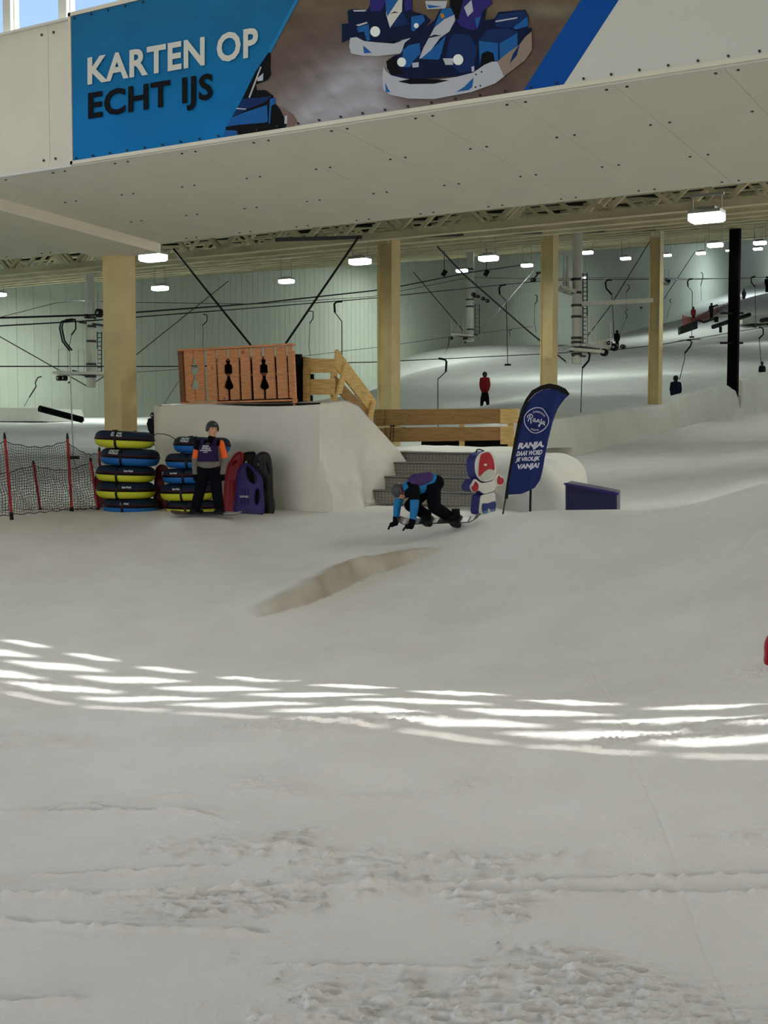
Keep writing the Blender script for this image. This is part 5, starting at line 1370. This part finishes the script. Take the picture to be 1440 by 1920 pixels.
HEL = mat('dark_grey_helmet', (52, 54, 60), .4); JG = mat('grey_jacket_cloth', (112, 106, 100), .8, bump=.2); JO = mat('orange_jacket_cloth', (240, 100, 30), .7); JB = mat('black_jacket_cloth', (10, 10, 13), .9, spec=.12); BIB = mat('purple_bib', (42, 26, 70), .8, spec=.15); TR = mat('black_trousers', (8, 9, 17), .9, spec=.12); BT = mat('dark_boots', (12, 13, 20), .6, spec=.2)
# helmet: shell with open face
hb = MB(); nU, nV = 28, 16
for i in range(nV + 1):
    th = pi * .62 * i / nV
    for j in range(nU):
        ph = 2 * pi * j / nU; f = cos(ph)          # f=1 in front
        lim_ = pi * .40 if f > .62 else (pi * .62 if f < .3 else pi * (.40 + (.62 - .40) * (.62 - f) / .32))
        t_ = min(th, lim_)
        hb.v.append(tuple(head + ZV * .02 + (yawh * (cos(ph) * .118) + sideh * (sin(ph) * .105)) * sin(t_) + ZV * (.125 * cos(t_))))
for i in range(nV):
    for j in range(nU): hb.f.append((i * nU + j, i * nU + (j + 1) % nU, (i + 1) * nU + (j + 1) % nU, (i + 1) * nU + j))
ho = hb.build('helmet', HEL, pr, smooth=True); ho.modifiers.new('s', 'SOLIDIFY').thickness = .018
b = MB(); b.blob(head + ZV * .075 + yawh * .095 + sideh * -.01, (.014, .006, .02), 8, 6, (sideh, yawh, ZV)); b.build('helmet_badge', M['print'], ho)
capsules([(neck - ZV * .045, neck + ZV * .03, .085, .068)], .012, 'neck_warmer', JB, pr)
capsules([(S(392, 864), S(392, 846), .150, .150), (S(384, 868), S(386, 845), .125, .12), (S(400, 868), S(400, 845), .125, .12), (S(385, 869), S(399, 869), .135, .135)], .015, 'jacket', JG, pr)
capsules([(sh[0], sh[1], .068, .068), (sh[0], sh[0].lerp(el[0], .35), .07, .066), (sh[1] - RV * .03, sh[1], .07, .066)], .013, 'jacket_yoke', JB, pr)
capsules([(sh[0].lerp(el[0], .4), el[0], .064, .060)], .012, 'sleeve', JO, pr); capsules([(sh[1] + RV * .01, el[1], .066, .060)], .012, 'sleeve', JO, pr)
for i in (0, 1): capsules([(el[i], wr[i], .062, .05)], .012, 'forearm_sleeve', JG, pr)
# bib panel: front sheet wrapped over the jacket
b = MB(); nx_, ny_ = 14, 16
for j in range(ny_ + 1):
    y = 832 + (865 - 832) * j / ny_
    for i in range(nx_ + 1):
        s = -1 + 2 * i / nx_; hw = 16.5 + 3.2 * j / ny_
        if j < 3: hw = 13 + j * 1.2
        b.v.append(tuple(S(392.5 + s * hw, y, -.185 + .075 * s * s + (.03 if j < 2 else 0))))
for j in range(ny_):
    for i in range(nx_): q = j * (nx_ + 1) + i; b.f.append((q, q + 1, q + nx_ + 2, q + nx_ + 1))
bo = b.build('bib', BIB, pr, smooth=True, fix=False); bo.modifiers.new('s', 'SOLIDIFY').thickness = .01
b = MB()
for s in (-1, 1): b.tube([S(392.5 + s * 11, 833, -.16), S(392.5 + s * 12, 826, -.08), S(392.5 + s * 12, 829, .09)], .03, 8)
b.build('bib_strap', BIB, bo, smooth=True)
def bibtxt(txt, x0, x1, y0, y1):
    text_on('lettering', txt, M['print'], bo, lambda s, t: S(x0 + (x1 - x0) * s, y1 + (y0 - y1) * t, -.20 + .075 * ((x0 + (x1 - x0) * s - 392.5) / 18) ** 2), off=.02)
bibtxt('SNOW', 383, 395, 834.5, 838); bibtxt('WORLD', 381, 398, 838.5, 842); bibtxt('SNOWBOARD', 378, 399.5, 843, 845.5); bibtxt('SCHOOL', 384, 393, 846.5, 848.5)
for i in (0, 1):
    pass
capsules([(hip[0] - ZV * .0, kn[0], .105, .088), (kn[0], an[0], .088, .082), (hip[1], kn[1], .105, .088), (kn[1], an[1], .088, .082), (hip[0] + ZV * .03, hip[1] + ZV * .03, .12, .12)], .014, 'trousers', TR, pr)
for i in (0, 1):
    capsules([(an[i] + ZV * .02, an[i] - ZV * .05, .068, .062), (an[i] - ZV * .045 + FV * .03, ft[i] - FV * .10 - ZV * .0, .06, .048)], .012, 'boot', BT, pr)
    capsules(hand(wr[i] - ZV * .005, Vector((0, 0, -1)) - FV * .15, RV if i else -RV, 1.05) + [(wr[i] + ZV * .03, wr[i] - ZV * .01, .04, .036)], .0075, 'glove', TR, pr, 1)
def snowboard(a, b_, w, label, mats, bind, nm='snowboard', tip=.07, roll=0):
    """a,b_: tail and nose points on the snow; w half width"""
    a = Vector(a); b_ = Vector(b_); d = (b_ - a); L = d.length; d.normalize(); s = d.cross(ZV).normalized(); s = -s if s.dot(FV) < 0 else s; s = s * cos(roll) + ZV * sin(roll); up_ = d.cross(s); up_ = -up_ if up_.z < 0 else up_
    t = thing(nm, label, 'snowboard', (a + b_) / 2); m = 40
    def ring(u):
        e = min(u, 1 - u); ww = w * (sqrt(max(0, 1 - (1 - min(e / .11, 1)) ** 2))) * (1 - .12 * sin(pi * u)); z = tip * (max(0, .14 - e) / .14) ** 1.6
        return ww, z
    def make(u0, u1, zo, th, wf):
        b = MB(); n = max(4, int(m * (u1 - u0)))
        for i in range(n + 1):
            u = u0 + (u1 - u0) * i / n; ww, z = ring(u); ww = max(ww, .004) * wf; c = a + d * (L * u) + ZV * z + up_ * zo + ZV * w * sin(roll)
            for e, k in ((-1, 0), (1, 0), (1, th), (-1, th)): b.v.append(tuple(c + s * (ww * e) + up_ * k))
        for i in range(n):
            for k in range(4): q = i * 4; b.f.append((q + k, q + (k + 1) % 4, q + 4 + (k + 1) % 4, q + 4 + k))
        b.f.append((0, 1, 2, 3)); q = n * 4; b.f.append((q + 3, q + 2, q + 1, q)); return b
    make(0, 1, .004, .010, 1).build('deck', mats[0], t)
    for u0, u1, m_ in mats[1]: make(u0, u1, .0145, .002, .86).build('top_graphic', m_, t)
    for u in bind:
        c = a + d * (L * u) + up_ * .03 + ZV * w * sin(roll); b = MB(); b.box(c, (.16, .22, .03), (d, s, up_)); b.box(c + s * .09 + up_ * .06, (.12, .02, .12), (d, s, up_)); b.build('binding', M['black'], t)
    return t
WBs = mat('pale_board', (196, 196, 190), .4); BRs = mat('brown_board', (118, 78, 66), .4)
def SG(x, y, o):
    p = S(x, y, o); p.z = max(p.z, ground(p.x, p.y) + .015); return p
snowboard(SG(321, 964.5, -.05), SG(459, 965.5, -.12), .13, 'snowboard under the standing rider, brown at one tip and white at the other', (M['dark'], [(0, .22, BRs), (.70, .96, WBs)]), (.36, .66), tip=.04, roll=radians(7))

# ---- the crouching rider
d1 = 18.45
C = lambda x, y, o=0: P(x, y, d1) + FV * o
pc = thing('person', 'person in blue and purple jacket bending down with both hands on the snow', 'person', C(800, 990))
hd = C(748, 921, -.05); hp_ = C(811, 906); shn = C(776, 917, -.14); shf = C(768, 912, .14); chest = C(778, 912)
eln = C(776, 950, -.18); wrn = C(773, 976, -.2); elf = C(745, 946, .14); wrf = C(743, 974, .14)
kA = C(814, 950, -.08); aA = C(845, 970, -.05); kB = C(770, 948, .08); aB = C(799, 968, .02)
hdir = (RV * .25 - ZV * .75 - FV * .6).normalized(); hside = hdir.cross(FV).normalized(); hup = hside.cross(hdir)
body = [(hp_, chest, .10, .12), (chest + (hd - chest) * .3, hd, .055, .055), (hd, (.08, .08, .105), None), (hd - ZV * .05 + RV * .05 - FV * .03, (.055, .055, .06), None), (hd - ZV * .055 + RV * .03 - FV * .09, (.014, .018, .02), None),
        (shn, eln, .052, .042), (eln, wrn, .04, .03), (shf, elf, .052, .042), (elf, wrf, .04, .03), (hp_, kA, .085, .06), (kA, aA, .058, .042), (hp_ + FV * .06, kB, .085, .06), (kB, aB, .058, .042)]
capsules(body, .012, 'body', SK, pc, 2)
for e in (-.02, .03):
    b = MB(); b.blob(hd - ZV * .045 + RV * (.045 + e) - FV * .088, (.009, .006, .006), 8, 6); b.build('eye', M['black'], pc, smooth=True)
capsules([(hd + ZV * .012 - RV * .012, (.108, .108, .108), None), (hd + ZV * .0 + FV * .02, (.105, .10, .10), None)], .011, 'helmet', mat('grey_helmet', (72, 70, 78), .5), pc)
capsules([(hd + ZV * .05 - FV * .085 + RV * .02, hd - ZV * .03 - FV * .103 + RV * .04, .022, .018)], .007, 'helmet_stripe', mat('maroon_stripe', (96, 44, 52), .5), pc)
capsules([(hd + (chest - hd) * .45 - ZV * .02, chest - ZV * .02, .085, .10)], .012, 'collar', JB, pc)
CBL = mat('cyan_blue_jacket', (14, 116, 178), .7, bump=.2); PUR = mat('purple_jacket_back', (66, 42, 100), .7, bump=.2)
capsules([(C(812, 904), chest, .125, .14), (shn, shf, .085, .085), (C(764, 914, -.08), C(770, 908, .08), .085, .09)], .014, 'jacket', CBL, pc)
capsules([(C(803, 899, -.02), C(779, 903, -.05), .115, .12), (C(803, 901, .05), C(779, 905, .05), .11, .12)], .014, 'purple_vest', PUR, pc)
capsules([(shn + RV * .0, C(777, 933, -.17), .088, .078), (C(767, 910, -.1), C(765, 925, -.12), .06, .06), (shf, C(760, 926, .13), .08, .07)], .013, 'shoulder_panel', JB, pc)
capsules([(C(777, 937, -.175), C(776, 955, -.185), .072, .062), (C(776, 955, -.185), wrn, .062, .046)], .012, 'sleeve', CBL, pc)
capsules([(C(750, 932, .14), C(745, 950, .14), .068, .06), (C(745, 950, .14), wrf, .06, .046)], .012, 'sleeve', CBL, pc)
capsules([(hp_, kA, .125, .098), (kA, aA, .098, .085), (hp_ + FV * .06, kB, .12, .095), (kB, aB + ZV * .02, .095, .085), (C(818, 905), C(800, 908), .12, .13)], .014, 'trousers', TR, pc)
for a, f in ((aA, C(853, 988, -.12)), (aB, C(800, 986, -.1))):
    capsules([(a, Vector((f.x, f.y, f.z + .07)), .085, .078), (Vector((f.x, f.y, f.z + .055)), f + ZV * .05 - FV * .16 + RV * .03, .062, .05)], .012, 'boot', BT, pc)
capsules([(wrn + ZV * .02, C(770, 985, -.2), .05, .046)] + hand(C(771, 984.5, -.2), -RV * 1 - ZV * .12, FV, 1.1), .0075, 'glove', TR, pc, 1)
capsules([(wrf + ZV * .02, C(742, 982, .14), .05, .044)] + hand(C(742, 982.5, .14), -RV * 1 - ZV * .35, FV, 1.1), .0075, 'glove', TR, pc, 1)
def CG(x, y, o):
    p = C(x, y, o); p.z = max(p.z, ground(p.x, p.y) + .02); return p
snowboard(CG(744, 986, .1), CG(899, 993, -.25), .13, 'patterned black and white snowboard under the crouching rider', (M['dark'], [(.04, .18, BRs), (.3, .34, WBs), (.45, .5, WBs), (.78, .86, WBs), (.88, .93, WBs)]), (.36, .7), tip=.08, roll=radians(17))

# ---- distant people
def far_person(px, yfeet, hpx, d, label, jac, tro, pose='stand', legs=(-3, 3), arm=None, hel=(20, 20, 22), vox=.05):
    k = hpx / 65.0
    f = lambda x, y, o=0: P(px + x * k, yfeet - y * k, d) + FV * o
    t = thing('person', label, 'person', f(0, 0), 'skiers and boarders up the slope')
    s = hpx * d / F / 1.75
    J = mat('jacket_cloth', jac, .85, spec=.15); T_ = mat('trouser_cloth', tuple(v * .6 for v in tro), .9, spec=.1); Hm = mat('headgear', hel, .6)
    hip_ = f(0, 31); ch = f(0, 47); nk = f(0, 54); hd_ = f(0, 60); l, r = legs
    sh_ = (f(-6, 51), f(6, 51)); el_ = [f(-8, 42), f(8, 42)]; ha = [f(-7, 33), f(7, 33)]
    if arm: el_[1] = f(*arm[0]); ha[1] = f(*arm[1])
    kn_ = (f(l * .7, 16, -.05), f(r * .7, 16, -.05)); fe = (f(l, 2), f(r, 2))
    capsules([(hip_, ch, .11 * s, .13 * s), (ch, hd_, .06 * s, .06 * s), (hd_, (.095 * s,) * 2 + (.125 * s,), None), (hd_ - FV * .09 * s, (.02, .03, .03), None)] + [(sh_[i], el_[i], .05 * s, .045 * s) for i in (0, 1)] + [(el_[i], ha[i], .045 * s, .04 * s) for i in (0, 1)] + [(hip_, kn_[i], .08 * s, .06 * s) for i in (0, 1)] + [(kn_[i], fe[i], .06 * s, .045 * s) for i in (0, 1)], vox, 'body', SK, t)
    capsules([(f(0, 29), ch, .19 * s, .20 * s), (sh_[0], sh_[1], .11 * s, .11 * s)] + [(sh_[i], el_[i], .10 * s, .085 * s) for i in (0, 1)] + [(el_[i], ha[i], .085 * s, .07 * s) for i in (0, 1)], vox, 'jacket', J, t)
    capsules([(f(0, 30), kn_[i], .15 * s, .115 * s) for i in (0, 1)] + [(kn_[i], fe[i], .115 * s, .09 * s) for i in (0, 1)], vox, 'trousers', T_, t)
    capsules([(hd_ + ZV * .01, (.135 * s,) * 2 + (.15 * s,), None), (nk, hd_, .09 * s, .1 * s)], vox, 'headgear', Hm, t)
    capsules([(fe[i], fe[i] - FV * .12 * s + RV * .06 * s * (1 if i else -.3) - ZV * .01, .085 * s, .07 * s) for i in (0, 1)], vox, 'boots', M['black'], t)
    capsules([(ha[i], ha[i] - ZV * .08 * s, .065 * s, .05 * s) for i in (0, 1)], vox, 'gloves', M['black'], t)
    return t
far_person(909, 762, 65, 62, 'person in dark red jacket and black trousers walking above the low railing', (110, 16, 22), (14, 14, 16), legs=(-6, 6))
far_person(1267, 776, 72, 54, 'person in dark blue parka being pulled up behind the grey bank', (24, 26, 48), (14, 14, 16))
far_person(1157, 656, 37, 111, 'small dark-clad person on the slope beside the big lift mast', (26, 26, 34), (18, 18, 22))
far_person(1300, 605, 30, 135, 'distant person in red jacket by the ramp box', (160, 32, 36), (30, 20, 26))
far_person(1334, 599, 31, 131, 'distant person in black pointing to the right', (18, 18, 22), (16, 16, 18), arm=((14, 54), (24, 58)))
far_person(1395, 568, 26, 156, 'distant person in dark clothes and pale sweater right of the padded column', (58, 62, 74), (22, 24, 32))
far_person(1438, 548, 30, 140, 'dark person highest on the slope at the right edge', (22, 22, 26), (18, 18, 22), legs=(-4, 4))
far_person(1429, 722, 44, 60, 'person in black with bare face low behind the bank at the right edge', (24, 22, 26), (14, 14, 16))
# person half hidden behind the snow block
far_person(286, 836, 62, 27, 'person in black bending forward, half hidden behind the left end of the snow block', (16, 16, 18), (16, 16, 18), arm=((-9, 44), (-7, 36)), vox=.02, legs=(-4, 5))
